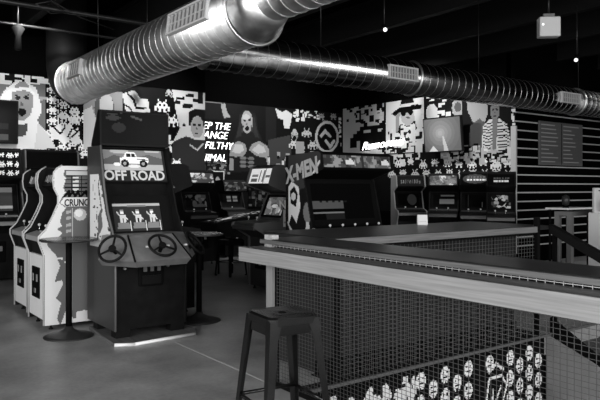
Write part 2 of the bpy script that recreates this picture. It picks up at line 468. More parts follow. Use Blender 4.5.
cv.poly([(470,126),(480,118),(488,128),(490,165),(468,165)], .3)
face(cv, 495, 111, 4.6, 9, .42, .12); cv.poly([(489,110),(490,100),(495,97),(500,100),(501,110),(498,104),(492,104)], .05)
cv.poly([(483,126),(490,119),(500,119),(508,125),(512,150),(511,162),(481,162)], .7)
for k in range(16):
    y = 122+k*3.1; a = (k*37 % 5)
    cv.line([(483, y+a*.3), (489, y+2), (495, y-1)], .022, .05); cv.line([(498, y+1), (505, y-1+a*.4), (511, y+2)], .022, .05)
cv.poly([(492,119),(498,119),(496,152),(493,152)], .4)
cv.rect(511, 90, 514, 170, .05); cv.speck(511, 108, 516, 165, 30, [.75], .05, .12, 17)
cv.rect(420, 152, 520, 240, .06)
for k in range(11):
    cv.bmp(CRAB if k % 2 else BUG, 383+k*12, 160-(k % 3)*1.0, .024, .024, .78); cv.bmp(BUG if k % 2 else CRAB, 388+k*11.5, 169.5, .024, .024, .72)
cv.speck(440, 148, 516, 165, 120, [.75, .05, .6], .05, .13, 18)
struct(cv.build('wall_right_mural', ART, None, (XM-.002, YR, .9), (0, -1, 0), (0, 0, 1)))
# black wall above murals stays; slat wall light reveals
SL = mat('pale_slat_reveal', .42, .5)
k = 0; z = 2.86
n = 2
while z > .3:
    struct(box('trim_%d' % n, SL, None, XM, XE, YS-.012, YS, z-.012, z+.012)); z -= .1685; n += 1
struct(box('trim_%d' % n, SL, None, XM-.005, XM+.03, YS-.014, YS+.1, .2, 2.6)); n += 1
# ------------------------------------------------------------------ cabinet builder
FR = lambda o: o
def cabinet(name, label, loc, rot, w, d, top, mats, art, group=None, marq=None, marq_mat=None, screen=None, screen_mat=None,
            tip=.1, zc=(.74, .9, 1.0), sc=(.16, .3, 1.36), mq=(.04, .1, .24), coin=1, sticks=(), wheel=False, side_trim=None, side_art=None, curve=False, feet=True):
    """local frame: front looks along -y, width along x, y=0 is the foot of the front"""
    t = thing('arcade_cabinet', label, 'arcade cabinet', loc, rot, group)
    h = w/2; z1 = top
    zmb = z1-mq[2]                          # marquee bottom
    prof = [(0, .05), (0, zc[0]), (-tip, zc[1]), (-tip+.02, zc[1]+.06), (sc[0], zc[2]), (sc[1], sc[2]), (mq[0], zmb-.02), (mq[0]-.015, zmb), (mq[1]-.02, z1-.03), (mq[1]+.05, z1), (d, z1-.03), (d, .05)]
    if curve:
        prof = [(0, .05), (0, zc[0]), (-tip, zc[1]-.03), (-tip, zc[1]+.02), (.02, zc[2]+.02), (.09, 1.16), (.14, 1.28), (.14, 1.36), (.1, 1.44), (.09, 1.52), (.1, 1.6), (.13, z1-.03), (.18, z1), (d, z1), (d, .05)]
    body = [(y+.035, z) if y < d-.01 else (y, z) for y, z in prof]
    if curve: body = [(.03, .07), (.03, zc[0]), (-tip+.04, zc[1]-.02), (.1, zc[2]), (sc[0]+.1, zc[2]+.02), (sc[1]+.05, sc[2]), (mq[0]+.1, zmb), (mq[1]+.07, z1-.03), (.2, z1-.02), (d-.01, z1-.02), (d-.01, .07)]
    MB().prism(body, -h+.021, h-.021).build('body', mats[0], t)
    for sgn in (-1, 1):
        a, b = (-h, -h+.02) if sgn < 0 else (h-.02, h)
        sp = MB().prism(prof, a, b).build('side_panel', mats[1], t)
        if side_trim:
            e = MB(); front = prof[:-3] if not curve else prof[:-2]
            xc = (a+b)/2
            e.tube([(xc, y-.003, z) for y, z in front], .0115, 6)
            e.build('edge_trim', side_trim, sp)
    if side_art:
        side_art(t, prof, h, d)
    # marquee
    if marq:
        mh = mq[2]-.05; c = Cv(w-.06, mh, .012 if w < 1 else .02, .1); marq(c)
        a = Vector((-(w-.06)/2, mq[0]+(.018 if not curve else .085), zmb+.01)); V = Vector((0, mq[1]-mq[0]-.005, mh))
        fr = MB(); a2 = a+Vector((0, .004, 0))
        c.build('marquee', marq_mat or MARQ, t, a-Vector((0, .006, 0)), (1, 0, 0), V)
        fr.hexa([(-h+.02, a.y-.004, a.z-.012), (h-.02, a.y-.004, a.z-.012), (h-.02, a.y+.02, a.z-.012), (-h+.02, a.y+.02, a.z-.012), (-h+.02, a.y-.004, a.z), (h-.02, a.y-.004, a.z), (h-.02, a.y+.02, a.z), (-h+.02, a.y+.02, a.z)])
        fr.build('marquee_retainer', CABD, t)
    # bezel and screen
    y0, y1 = sc[0]+.035+(.02 if not curve else .07), sc[1]+.035-(.03 if not curve else 0)
    zs0, zs1 = zc[2]+.04, sc[2]-.03
    V = Vector((0, y1-y0, zs1-zs0)); L = V.length; Vn = V.normalized(); N = Vector((0, -Vn.z, Vn.y))
    def pl(x, v, n=0): return Vector((x, y0, zs0))+Vn*v+N*n
    bz = MB(); bw = w/2-.025; iw = bw-.06
    def bar(xa, xb, va, vb):
        bz.hexa([pl(xa, va, 0), pl(xb, va, 0), pl(xb, va, .012), pl(xa, va, .012), pl(xa, vb, 0), pl(xb, vb, 0), pl(xb, vb, .012), pl(xa, vb, .012)])
    bar(-bw, bw, 0, .03); bar(-bw, bw, L-.03, L); bar(-bw, -iw, .03, L-.03); bar(iw, bw, .03, L-.03)
    bz.build('bezel', CABD, t)
    c = Cv(2*iw, L-.06, .011 if w < 1 else .02, .03)
    if screen: screen(c)
    c.build('screen', screen_mat or SCRD, t, pl(-iw, .03, .006), (1, 0, 0), Vn)
    # control panel
    p0 = Vector((0, -tip+.01, zc[1]+.015)); p1 = Vector((0, sc[0]+.02, zc[2]+.012))
    cp = MB(); hw = h-.021
    cp.hexa([(-hw, p0.y, p0.z-.05), (hw, p0.y, p0.z-.05), (hw, p1.y, p1.z-.05), (-hw, p1.y, p1.z-.05), (-hw, p0.y, p0.z), (hw, p0.y, p0.z), (hw, p1.y, p1.z), (-hw, p1.y, p1.z)])
    cpo = cp.build('control_panel', mats[2], t)
    mid = (p0+p1)/2; Vc = (p1-p0).normalized(); Nc = Vector((0, -Vc.z, Vc.y))
    for sx in sticks:
        q = mid+Vector((sx, 0, 0))
        j = MB().tube([q, q+Vector((0, 0, .06))], .005, 6).build('joystick', CHROME, t)
        MB().lathe([(.001, -.016), (.012, -.012), (.017, 0), (.012, .012), (.001, .016)], 10, q+Vector((0, 0, .07))).build('ball_top', BALL, j)
        for k in range(3):
            b = q+Vector((.06+.035*k, .01*(k % 2), .0))
            MB().lathe([(.013, 0), (.013, .008), (.010, .011)], 10, b+Nc*-.0).build('button', BTN, t)
    # coin door
    if curve:
        box('front_plate', WHITE, t, -h+.022, h-.022, .0, .034, .1, zc[0]-.01, c=.004, label='white lower front plate')
    if coin:
        cw = .14 if w > .5 else .11
        for kx in ([0] if coin == 1 else [-.0]):
            o_ = -.03 if curve else 0; cd = box('coin_door', CABD, t, kx-cw, kx+cw, .018+o_, .036+o_, .3, .62, c=.006)
            for sx in (-.5, .5):
                box('coin_slot', ALU, cd, kx+sx*cw-.022, kx+sx*cw+.022, .010+o_, .02+o_, .47, .55, c=.003)
            box('coin_return', ALU, cd, kx-.03, kx+.03, .010+o_, .02+o_, .35, .4, c=.003)
    if feet:
        for fx in (-h+.06, h-.06):
            for fy in (.08, d-.08): MB().lathe([(.022, 0), (.022, .012), (.01, .02), (.01, .055)], 10, (fx, fy, 0)).build('levelling_foot', RUB, t)
    return t
BALL = mat('pale_plastic', .6, .3); BTN = mat('grey_button', .3, .3)
CP = mat('dark_grey_panel', .05, .35); CPL = mat('light_grey_panel', .3, .4)
def blobs(vals, n=26, seed=1, bg=.05, big=.12):
    def f(c):
        R = random.Random(seed); c.rect(0, 0, c.W, c.H, bg)
        for _ in range(n):
            c.ell(R.uniform(0, c.W), R.uniform(0, c.H), R.uniform(.02, big), R.uniform(.015, big*.7), R.choice(vals))
        for _ in range(n//3):
            x, y = R.uniform(0, c.W), R.uniform(0, c.H)
            c.line([(x, y), (x+R.uniform(-.1, .1), y+R.uniform(-.08, .08))], .012, R.choice(vals))
    return f
def title(seed, dark=.06, light=.85):      # decorative banner: blocky strokes like a worn game title, no readable characters
    def f(c):
        R = random.Random(seed); c.rect(0, 0, c.W, c.H, dark)
        x = c.W*.12
        while x < c.W*.86:
            wd = R.uniform(.025, .045); y0 = c.H*R.uniform(.22, .3); y1 = c.H*R.uniform(.65, .8)
            c.poly([(x, y0), (x+wd*.7, y0), (x+wd, y1), (x+wd*.3, y1)], light*R.uniform(.5, 1))
            if R.random() < .5: c.rect(x+.004, (y0+y1)/2, x+wd, (y0+y1)/2+.016, light*.8)
            x += wd+.012
    return f
ROT_NX, ROT_PX = -PI/2, PI/2     # front towards -x / +x
# 1 ---- truck racing cabinet, three wheels
ORX, ORY = 2.57, 5.86
t = thing('racing_cabinet', 'black three-wheel arcade cabinet with a pickup truck on its marquee, on a low platform', 'arcade cabinet', (ORX, ORY, 0))
W = .37
prof = [(0, .1), (0, .98), (.16, 1.0), (.33, 1.36), (.26, 1.47), (.26, 1.5), (.38, 1.85), (.66, 1.86), (.66, .1)]
MB().prism([(.02, .1), (.02, .95), (.27, .99), (.45, 1.36), (.42, 1.49), (.55, 1.84), (.74, 1.84), (.74, .1)], -W+.021, W-.021).build('body', CAB, t)
side = [(0, .1), (0, .95), (.06, 1.0), (.2, 1.2), (.3, 1.45), (.4, 1.86), (.76, 1.86), (.76, .1)]
for s in (-1, 1):
    a, b = (-W, -W+.02) if s < 0 else (W-.02, W)
    sp = MB().prism(side, a, b).build('side_panel', mat('charcoal_side', .03, .5) if s < 0 else CAB, t, 'charcoal side panel with white decal' if s < 0 else None)
    MB().tube([((a+b)/2, y-.003, z) for y, z in side[:6]], .011, 6).build('edge_trim', CAB if s > 0 else mat('dull_trim', .12, .4), sp)
c = Cv(.74, .9, .014, None)      # side decal, left side: u runs towards the front
c.rect(0, 0, .74, .9, .84)
c.speck(.02, .02, .7, .84, 70, [.35, .6, .2], .02, .05, 4); c.line([(.4, .35), (.3, .6), (.36, .75)], .02, .2)
c.poly([(.3, .1), (.42, .2), (.38, .38), (.28, .3)], .4)
c.mask([(.05, 0), (.7, 0), (.7, .08), (.64, .14), (.5, .34), (.4, .58), (.3, .72), (.05, .72)])
c.build('side_decal', ART, t, (-W-.002, .73, .86), (0, -1, 0), (0, 0, 1))
# marquee with truck picture and title
Vm = Vector((0, .12, .35)); mo = Vector((-W+.03, .375, 1.5))
c = Cv(2*W-.06, Vm.length, .009, .3)
Wm, Hm = c.W, c.H
c.rect(0, 0, Wm, Hm, .16); c.rect(.03, .13, Wm-.03, Hm-.02, .5)
c.poly([(.03, .24), (.14, .29), (.3, .25), (.5, .3), (Wm-.03, .26), (Wm-.03, .18), (.03, .18)], .36)
c.rect(.03, .13, Wm-.03, .19, .68)
c.ell(.2, .33, .1, .025, .7); c.ell(.55, .34, .09, .018, .72)
c.poly([(.2, .2), (.2, .26), (.24, .27), (.26, .32), (.36, .325), (.38, .275), (.5, .265), (.5, .215), (.45, .2)], .92)
c.poly([(.265, .275), (.275, .31), (.315, .31), (.315, .275)], .15); c.poly([(.325, .275), (.325, .31), (.355, .31), (.365, .275)], .15)
for x in (.245, .44): c.ell(x, .2, .042, .042, .06); c.ell(x, .2, .018, .018, .6)
c.line([(.38, .25), (.49, .24)], .012, .3); c.ell(.16, .19, .04, .02, .9); c.ell(.34, .17, .06, .02, .85)
c.build('marquee', MARQ, t, mo, (1, 0, 0), Vm)
Nv = Vector((0, -Vm.normalized().z, Vm.normalized().y))
text('title', 'OFF ROAD', .142, mat('title_ink', .5, .5, emit=.16), t, mo+Nv*.004+Vm.normalized()*.022+Vector((.012, 0, 0)), (1, 0, 0), Vm, offset=.0035, xs=.93, label='white lettering under the truck picture')
fr = MB()
for zz, th in ((0, .018), (Vm.length-.015, .02)):
    p = mo+Vm.normalized()*zz; fr.box(-W+.02, W-.02, p.y-.012, p.y+.01, p.z-.01, p.z+th-.01)
fr.build('marquee_frame', CABD, t)
# screen
Vs = Vector((0, .12, .3)).normalized()
so = Vector((-.27, .235, 1.015))
c = Cv(.5, .29, .009, .2)
c.rect(0, 0, .5, .29, .17); c.rect(0, .26, .5, .29, .62); c.rect(.15, .255, .35, .27, .4)
for x in (.09, .25, .4):
    c.poly([(x-.06, .03), (x+.07, .03), (x+.065, .09), (x-.055, .09)], .45); c.line([(x+.075, 0), (x+.075, .1)], .012, .75)
    c.poly([(x-.025, .09), (x+.03, .09), (x+.035, .17), (x-.03, .17)], .72); c.ell(x, .2, .018, .024, .8); c.line([(x+.02, .17), (x+.05, .12)], .012, .75)
    c.line([(x-.03, .17), (x-.05, .2)], .012, .7); c.line([(x, .09), (x, .13)], .01, .1); c.ell(x, .218, .022, .01, .5)
c.line([(0, .1), (.5, .1)], .008, .7)
c.build('screen', SCR, t, so, (1, 0, 0), Vs)
bz = MB()
for a, b, u, v in ((-.35, .35, -.05, -.003), (-.35, .35, .293, .37), (-.35, -.273, 0, .295), (.233, .35, 0, .295)):
    q = Vector((0, so.y, so.z)); Nn = Vector((0, -Vs.z, Vs.y))
    P = [Vector((x, 0, 0))+q+Vs*vv+Nn*nn for vv in (u, v) for (x, nn) in ((a, -.02), (b, -.02), (b, .014), (a, .014))]
    bz.hexa(P)
bz.build('bezel', BLACK, t)
# control panel: three facets leaning towards the driver
base = [(-.55, -.08), (-.34, -.42), (.21, -.42), (.4, -.12)]; topp = [(-.47, .06), (-.28, -.1), (.17, -.1), (.36, .05)]
v = [(x, y, .79) for x, y in base]+[(x, y, 1.0) for x, y in topp]+[(x*.9, y+.06, .73) for x, y in base]+[(-.3, .27, 1.0), (.3, .27, 1.0), (-.36, .1, .73), (.36, .1, .73)]
f = [(0, 1, 5, 4), (1, 2, 6, 5), (2, 3, 7, 6), (8, 9, 1, 0), (9, 10, 2, 1), (10, 11, 3, 2), (4, 5, 6, 7, 13, 12), (8, 14, 15, 11, 10, 9), (0, 4, 12, 14, 8), (3, 11, 15, 13, 7)]
cpan = MB().add(v, f).build('control_panel', mat('wheel_panel_grey', .15, .4, noise=.2, nscale=9), t)
for i, j in ((1, 5), (2, 6)):
    MB().tube([v[i], v[j]], .009, 6).build('panel_seam', CABD, cpan)
for k, (i0, i1) in enumerate(((0, 1), (1, 2), (2, 3))):
    A, B, Dd, E = [Vector(v[q]) for q in (i0, i1, i1+4, i0+4)]
    cen = (A+B)*.34+(Dd+E)*.16; nrm = (B-A).cross(E-A).normalized()
    if nrm.y > 0: nrm = -nrm
    nrm = (nrm+Vector((0, -.25, 0))).normalized()
    hub = cen+nrm*.085; a = nrm.cross(Vector((0, 0, 1))).normalized(); b = nrm.cross(a)
    wh = MB().tube([hub+(a*math.cos(2*PI*q/28)+b*math.sin(2*PI*q/28))*.125 for q in range(28)], .0125, 8, closed=True).build('steering_wheel', RUB, t)
    MB().tube([cen-nrm*.01, hub+nrm*.005], .018, 8).build('column', CABD, wh)
    sp = MB()
    for an in (.52, 2.62, 4.71):
        d = a*math.cos(an)+b*math.sin(an); sp.tube([hub, hub+d*.12], [.012, .009], 6)
    sp.lathe([(.03, -.008), (.034, 0), (.028, .008)], 14).xf(Matrix.Identity(4)) if False else None
    sp.tube([hub-nrm*.008, hub+nrm*.012], .034, 14)
    sp.build('spokes', BLACK, wh)
for x in (-.18, .02, .2): box('start_button', BALL, t, x-.012, x+.012, -.33, -.3, .9, .915)
cd = box('coin_door', CABD, t, -.13, .12, -.012, .02, .5, .76, c=.006)
for x in (-.07, .0, .07): box('coin_slot', mat('dim_plate', .12, .4), cd, x-.02, x+.015, -.018, -.01, .64, .7)
box('lower_plate', BLACK, cd, -.1, .09, -.018, -.01, .52, .6)
for x in (-.27, .17): MB().tube([(x, -.01, .68), (x, .02, .68)], .012, 8).build('lock', ALU, t)
MB().add([(-.3, -.003, .74), (-.24, -.003, .72), (-.22, -.003, .77), (-.27, -.003, .79), (-.3, -.003, .77)], [(0, 1, 2, 3, 4)]).build('torn_sticker', PAPER, t)
for x in (-.28, .28):
    for y in (.08, .58): box('skid_foot', RUB, t, x-.07, x+.07, y-.06, y+.06, .03, .1)
tp = thing('topper_sign', 'dark glossy header sign standing on top of the three-wheel cabinet', 'sign', (ORX, ORY+.09, 1.863))
MB().prism([(.3, 0), (.56, 0), (.54, .05), (.36, .35), (.31, .35)], -.37, .36).build('header_box', BLACK, tp)
c = Cv(.69, .31, .012, .015); c.ell(.17, .16, .07, .05, .16); c.poly([(.02, .25), (.1, .29), (.2, .26), (.12, .22)], .2); c.line([(.05, .29), (.2, .3)], .01, .2); c.line([(.3, .28), (.4, .25)], .02, .3)
c.build('header_art', ARTG, tp, (-.35, .297, .02), (1, 0, 0), (0, 0, 1))
pl = thing('platform', 'low scuffed platform with white front edge beneath the three-wheel cabinet', 'platform', (2.6, 5.68, 0))
pp = [(-.46, .02), (-.3, -.06), (.34, .0), (.43, .16), (.43, .9), (-.4, .9)]
MB().prism(pp, 0, .028, 'z').build('board', WOODG, pl)
e = MB()
for (a, b) in ((0, 1), (1, 2)):
    p, q = Vector(pp[a]).to_3d(), Vector(pp[b]).to_3d(); e.tube([p+Vector((0, 0, .016)), q+Vector((0, 0, .016))], .017, 6)
e.build('white_edge', PAPER, pl)
# 2 ---- white basketball-style cabinet seen from its side
def crunch_side(t, prof, h, d):
    c = Cv(d+.2, 1.7, .0085, None); inn = [(y+.1, z) for y, z in prof]; f = onY(6.75)
    c.poly(inn, .88)
    c.map = lambda px, py: (f(px, py)[0]-1.81+.1, f(px, py)[1])
    c.poly([(65,170),(63,175),(66,178),(65,182),(63,188),(66,192),(62,197),(59,203),(66,208),(62,213),(60,222),(62,226),(57,229),(62,233),(58,238),(46,240),(48,247),(56,255),(60,266),(56,277),(55,282),(62,280),(63,284),(56,298),(61,303),(57,318),(60,326),(66,310),(67,303),(73,318),(76,318),(76,312),(84,310),(120,310),(120,170)], .42)
    c.rect(66, 171, 120, 175, .8); c.rect(66, 175.4, 120, 176.4, .15); c.rect(64, 170, 120, 170.9, .15)
    for y in (179, 183, 187, 191): c.rect(64, y, 120, y+1.0, .12)
    for x in (71, 81, 88): c.rect(x, 175, x+.8, 194, .12)
    for y in (176.5, 180.5, 184.5, 188.5): c.rect(72.5, y, 79, y+2.3, .88)
    c.line([(64,197),(69,191),(69,197),(73,191),(75,197),(78,191),(80,197),(86,191),(87,197),(91,191)], .022, .04)
    c.poly([(60,203),(64,197.5),(92,197.5),(92,206.5),(66,206.5)], .9)
    c.ell(80, 214.5, 6.5, 6.2, .8); c.ell(78.8, 213, 4, 3.8, .95)
    for y in (211, 217, 224, 230): c.poly([(66,y),(71,y-1),(71,y+2),(66,y+3)], .68)
    c.rect(72, 208, 72.7, 238, .75); c.rect(57, 257.5, 63, 259.5, .9); c.rect(64.5, 261, 66, 263, .9)
    c.rect(66, 238, 120, 239, .7); c.rect(72, 239, 72.6, 310, .5)
    c.map = None; c.mask(inn)
    c.build('side_graphics', ART, t, (h+.002, -.1, 0), (0, 1, 0), (0, 0, 1))
    text('side_title', 'CRUNCH', .1, INKK, t, (h+.004, .195, 1.255), (0, 1, 0), (0, 0, 1), shear=.0, offset=.003, ext=.001, xs=.72, label='dark lettering on white band')
cabinet('sports_cabinet', 'white arcade cabinet with jagged grey side art, a pale ball and dark lettering', (1.81, 7.05, 0), ROT_NX, .6, .82, 1.67, (CAB, CAB, CPL), None,
        marq=title(2), marq_mat=MARQD, screen=blobs([.4, .6, .2], seed=3), sticks=(-.15, .1), side_trim=TRIM, side_art=crunch_side, curve=True, tip=.05, zc=(.76, .93, 1.0), sc=(.16, .3, 1.3), mq=(.05, .1, .22))
# 3 ---- second white cabinet behind
def white_band(t, prof, h, d):
    c = Cv(d+.2, 1.7, .014, None); X = lambda y: y+.1; inn = [(X(y), z) for y, z in prof]
    c.poly(inn, .04); c.poly([(X(.13), 1.6), (X(.25), 1.64), (X(.22), 1.4), (X(.16), 1.45)], .82)
    c.poly([(X(-.1), .98), (X(.15), .95), (X(.2), 0), (X(0), 0)], .6)
    c.mask(inn); c.build('side_graphics', ART, t, (h+.002, -.1, 0), (0, 1, 0), (0, 0, 1))
cabinet('fighting_cabinet', 'black-sided arcade cabinet with pale curved edge trim directly behind the white one', (1.86, 7.9, 0), ROT_NX, .6, .8, 1.66, (CAB, CAB, CPL), None,
        marq=title(5), marq_mat=MARQD, screen=blobs([.4, .6, .2], seed=4), sticks=(-.15, .1), side_trim=TRIM, side_art=white_band, curve=True, tip=.05, zc=(.76, .93, 1.0), sc=(.16, .3, 1.3), mq=(.05, .1, .22))
# 4 ---- black cabinet back to back with it
def curve_art(t, prof, h, d):
    c = Cv(.7, 1.5, .014, None)
    c.line([(.32, 1.3), (.24, 1.22), (.2, 1.08), (.24, .95), (.2, .8)], .05, .5); c.line([(.32, 1.3), (.26, 1.14), (.28, 1.0)], .02, .8)
    c.build('side_graphics', ART, t, (-h-.002, .6, .15), (0, -1, 0), (0, 0, 1))
cabinet('shooting_cabinet', 'plain black arcade cabinet to the right of and behind the three-wheel cabinet', (3.5, 7.1, 0), ROT_PX, .66, .76, 1.72, (CAB, CAB, CP), None,
        marq=title(6), marq_mat=MARQD, screen=blobs([.4, .6, .2], seed=5), sticks=(-.1,), side_art=curve_art)
# 5 ---- cabinets along the left mural wall
def pixelm(c):
    c.rect(0, 0, c.W, c.H, .05)
    for i in range(6):
        for j in range(3): c.bmp(BUG if (i+j) % 2 else CRAB, .02+i*.12, c.H-.02-j*.14, .011, .011, .85)
def scr_game(seed, band=.6):
    def f(c):
        blobs([.3, .5, .65], 18, seed, .12, .07)(c); c.rect(0, 0, c.W, .05, band)
    return f
cabinet('upright_cabinet', 'black upright cabinet with white pixel critters on its header at far left edge', (2.14, 10.6, 0), 0, .74, .85, 2.05, (CAB, CAB, CPL), None,
        marq=pixelm, marq_mat=MARQD, screen=lambda c: (c.rect(0, 0, c.W, c.H, .2), c.rect(0, .05, c.W, .09, .55), c.rect(0, c.H-.08, c.W, c.H, .4)), screen_mat=SCR, mq=(.04, .1, .46), sc=(.16, .3, 1.5), sticks=(-.15, .15))
cabinet('wide_cabinet', 'wide black cabinet with a dark header standing against the left mural, behind the white cabinet', (2.99, 10.6, 0), 0, .84, .85, 2.05, (CABD, GREYP, CP), None,
        marq=lambda c: c.rect(0, 0, c.W, c.H, .03), marq_mat=ARTG, screen=blobs([.1, .15], 8, 3, .03), mq=(.06, .1, .3), sticks=())
text('header_lettering', 'TURBO', .07, INKG, bpy.data.objects['wide_cabinet'], (-.3, .055, 1.92), (1, 0, 0), (0, 0, 1)) if False else None
cabinet('monster_cabinet', 'black upright cabinet with pale banner marquee below the man with flat-top hair on the mural', (5.72, 10.75, 0), 0, .6, .75, 1.76, (CAB, CAB, CP), None,
        marq=blobs([.6, .8, .4], 20, 21, .3, .06), marq_mat=MARQ, screen=blobs([.35, .25], 10, 22, .04), sticks=(-.15, .1))
cabinet('slim_cabinet', 'small dark cabinet right of the framed poster under the shouting wrestler', (6.93, 11.5, 0), 0, .58, .7, 1.6, (CAB, CAB, CP), None,
        marq=blobs([.25, .35], 16, 23, .1, .06), marq_mat=MARQD, screen=lambda c: (c.rect(0, 0, c.W, c.H, .05), c.rect(.1, .08, .2, .2, .45), c.rect(.24, .08, .36, .2, .45), c.rect(.08, .12, .4, .14, .05)), screen_mat=SCR, sticks=(-.1,))
# 6 ---- grey sided cabinet
def nb_side(t, prof, h, d):
    text('side_title', 'NB', .16, INKW, t, (h+.003, .13, 1.15), (0, 1, 0), (0, 0, 1), offset=.004, ext=.001, label='white letters on the grey side')
    c = Cv(.13, .24, .012, .75); c.speck(0, 0, .13, .24, 10, [.4, .55], .02, .05, 3); c.build('side_label', ART, t, (h+.003, .2, .9), (0, 1, 0), (0, 0, 1))
def nb_marq(c):
    c.rect(0, 0, c.W, c.H, .8)
    c.rect(.05, .03, .2, .07, .3); c.rect(.05, .1, .2, .14, .4); c.rect(.24, .02, .27, .2, .3); c.rect(.33, .02, .36, .2, .35); c.rect(.4, .09, .5, .12, .35); c.rect(.36, 0, .38, .22, .5)
cabinet('grey_cabinet', 'grey-sided arcade cabinet with a brightly lit marquee, left of the very wide cabinet', (4.93, 7.6, 0), ROT_NX, .6, .78, 1.76, (mat('grey_black_body', .025, .5), GREYP, CP), None,
        marq=nb_marq, marq_mat=MARQB, screen=blobs([.4, .6, .75, .3], 22, 31, .3, .09), screen_mat=SCR, tip=.28, zc=(.74, .9, .98), sc=(.16, .34, 1.36), sticks=(-.2, .02), side_art=nb_side, mq=(-.02, .06, .27))
# 7 ---- wide six-player cabinet
def x_side(t, prof, h, d):
    c = Cv(d+.3, 1.95, .012, None); X = lambda y: d-y*d/.8   # left side: u runs to the front
    out = [(d-y, z) for y, z in prof]
    c.poly(out, .1)
    c.poly([(X(d), 1.6), (X(d), 1.88), (X(.02), 1.94), (X(.03), 1.72), (X(.3), 1.45), (X(.6), 1.4)], .22)
    c.line([(X(.05), 1.75), (X(.2), 1.6), (X(.16), 1.4), (X(.1), 1.2), (X(.06), .9), (X(-.1), .3)], .035, .8)
    c.poly([(X(d), 1.45), (X(.66), 1.52), (X(.5), 1.45), (X(.46), 1.2), (X(.55), 1.0), (X(.66), 1.1), (X(d), .95)], .85)
    c.poly([(X(.7), 1.4), (X(.6), 1.46), (X(.52), 1.36), (X(.56), 1.2), (X(.68), 1.24)], .1); c.ell(X(.62), 1.33, .05, .05, .8)
    c.ell(X(.3), 1.14, .09, .13, .45); c.poly([(X(.33), 1.02), (X(.27), 1.02), (X(.24), .85), (X(.36), .85)], .75)
    for k in range(6): c.line([(X(.75-k*.02), 1.0-k*.02), (X(.45-k*.03), .5-k*.02)], .018, .7)
    for k in range(4): c.line([(X(.1+k*.03), 1.0), (X(.0+k*.05), .5)], .016, .75)
    c.mask(out); c.build('side_graphics', ART, t, (-h-.002, d, 0), (0, -1, 0), (0, 0, 1))
    text('side_title', 'X-MEN', .27, mat('title_grey', .42, .5), t, (-h-.004, d-.02, 1.5), (0, -1, .2), (0, .2, 1), shear=.1, offset=.012, ext=.001, xs=.8, label='slanted grey lettering')
def x_marq(c):
    blobs([.3, .45, .55, .2], 60, 41, .35, .09)(c)
    for x in (.35, .95): c.poly([(x, .03), (x+.12, .03), (x+.16, .06), (x+.1, .11), (x+.02, .09)], .8)
    c.rect(.62, 0, .65, c.H, .2)
def x_screen(c):
    c.rect(0, 0, c.W, c.H, .035); c.rect(0, .17, c.W*.5, .27, .3)
    for k in range(5): c.rect(.12+k*.1, .24, .17+k*.1, .27, .12)
    c.rect(0, .1, c.W*.5, .118, .42); c.rect(.2, .0, c.W*.5, .1, .12)
cabinet('six_player_cabinet', 'very wide black arcade cabinet with a long marquee and slanted lettering on its side', (5.37, 6.0, 0), 0, 1.18, .74, 1.88, (CABD, CAB, CABD), None,
        marq=x_marq, marq_mat=MARQD, screen=x_screen, screen_mat=SCRD, tip=.22, zc=(.7, .86, .95), sc=(.2, .36, 1.55), mq=(.0, .03, .2), sticks=(-.46, -.26, -.06, .14, .34), side_art=x_side, coin=2)
# 8 ---- row along right mural
G4 = 'cabinets along the right mural'
def thunder(c):
    title(51, .12, .5)(c)
cabinet('puzzle_cabinet', 'black cabinet with pale grey left side, nearest the wide cabinet in the right row', (9.82, 9.35, 0), -.55, .62, .55, 1.7, (CAB, mat('pale_side', .3, .5), CP), None, G4,
        marq=thunder, marq_mat=MARQD, screen=lambda c: (c.rect(0, 0, c.W, c.H, .03), c.ell(.3, .12, .1, .12, .22)), sticks=(-.12, .1))
cabinet('driving_cabinet', 'black cabinet with the palest marquee, second in the right row', (9.8, 8.5, 0), -.93, .58, .5, 1.72, (CAB, CAB, CP), None, G4,
        marq=blobs([.5, .75, .3], 30, 52, .4, .06), marq_mat=MARQ, screen=lambda c: (c.rect(0, 0, c.W, c.H, .03), c.rect(.12, .04, .45, .14, .35), c.rect(.14, .2, .42, .235, .28)), screen_mat=SCR, sticks=(-.12, .1))
def glow(c):
    c.rect(0, 0, c.W, c.H, .05); c.ell(c.W/2, c.H/2, c.W*.46, c.H*.48, .3)
    x = .1
    for k in range(7): c.rect(x, .06, x+.04, .1, .95); c.rect(x+.01, .12, x+.04, .14, .5); x += .055
def glow2(c):
    c.rect(0, 0, c.W, c.H, .04); x = .09
    for k in range(6): c.rect(x, .05, x+.035, .085, .8); c.rect(x+.01, .11, x+.04, .125, .35); x += .045
cabinet('story_cabinet', 'black cabinet with softly glowing oval marquee, third in the right row', (9.72, 7.66, 0), -.93, .55, .5, 1.74, (CAB, CAB, CP), None, G4,
        marq=glow, marq_mat=MARQ, screen=lambda c: (c.rect(0, 0, c.W, c.H, .03), c.rect(.05, 0, .06, .3, .2), c.rect(.3, 0, .33, .1, .3)), sticks=(-.12, .1))
cabinet('corner_cabinet', 'black cabinet with small white marquee words beside the slatted wall', (9.5, 6.93, 0), -.93, .5, .5, 1.72, (CAB, CAB, CP), None, G4,
        marq=glow2, marq_mat=MARQ, screen=blobs([.3, .5, .6, .2], 20, 53, .06, .05), screen_mat=SCR, sticks=(-.1, .08))
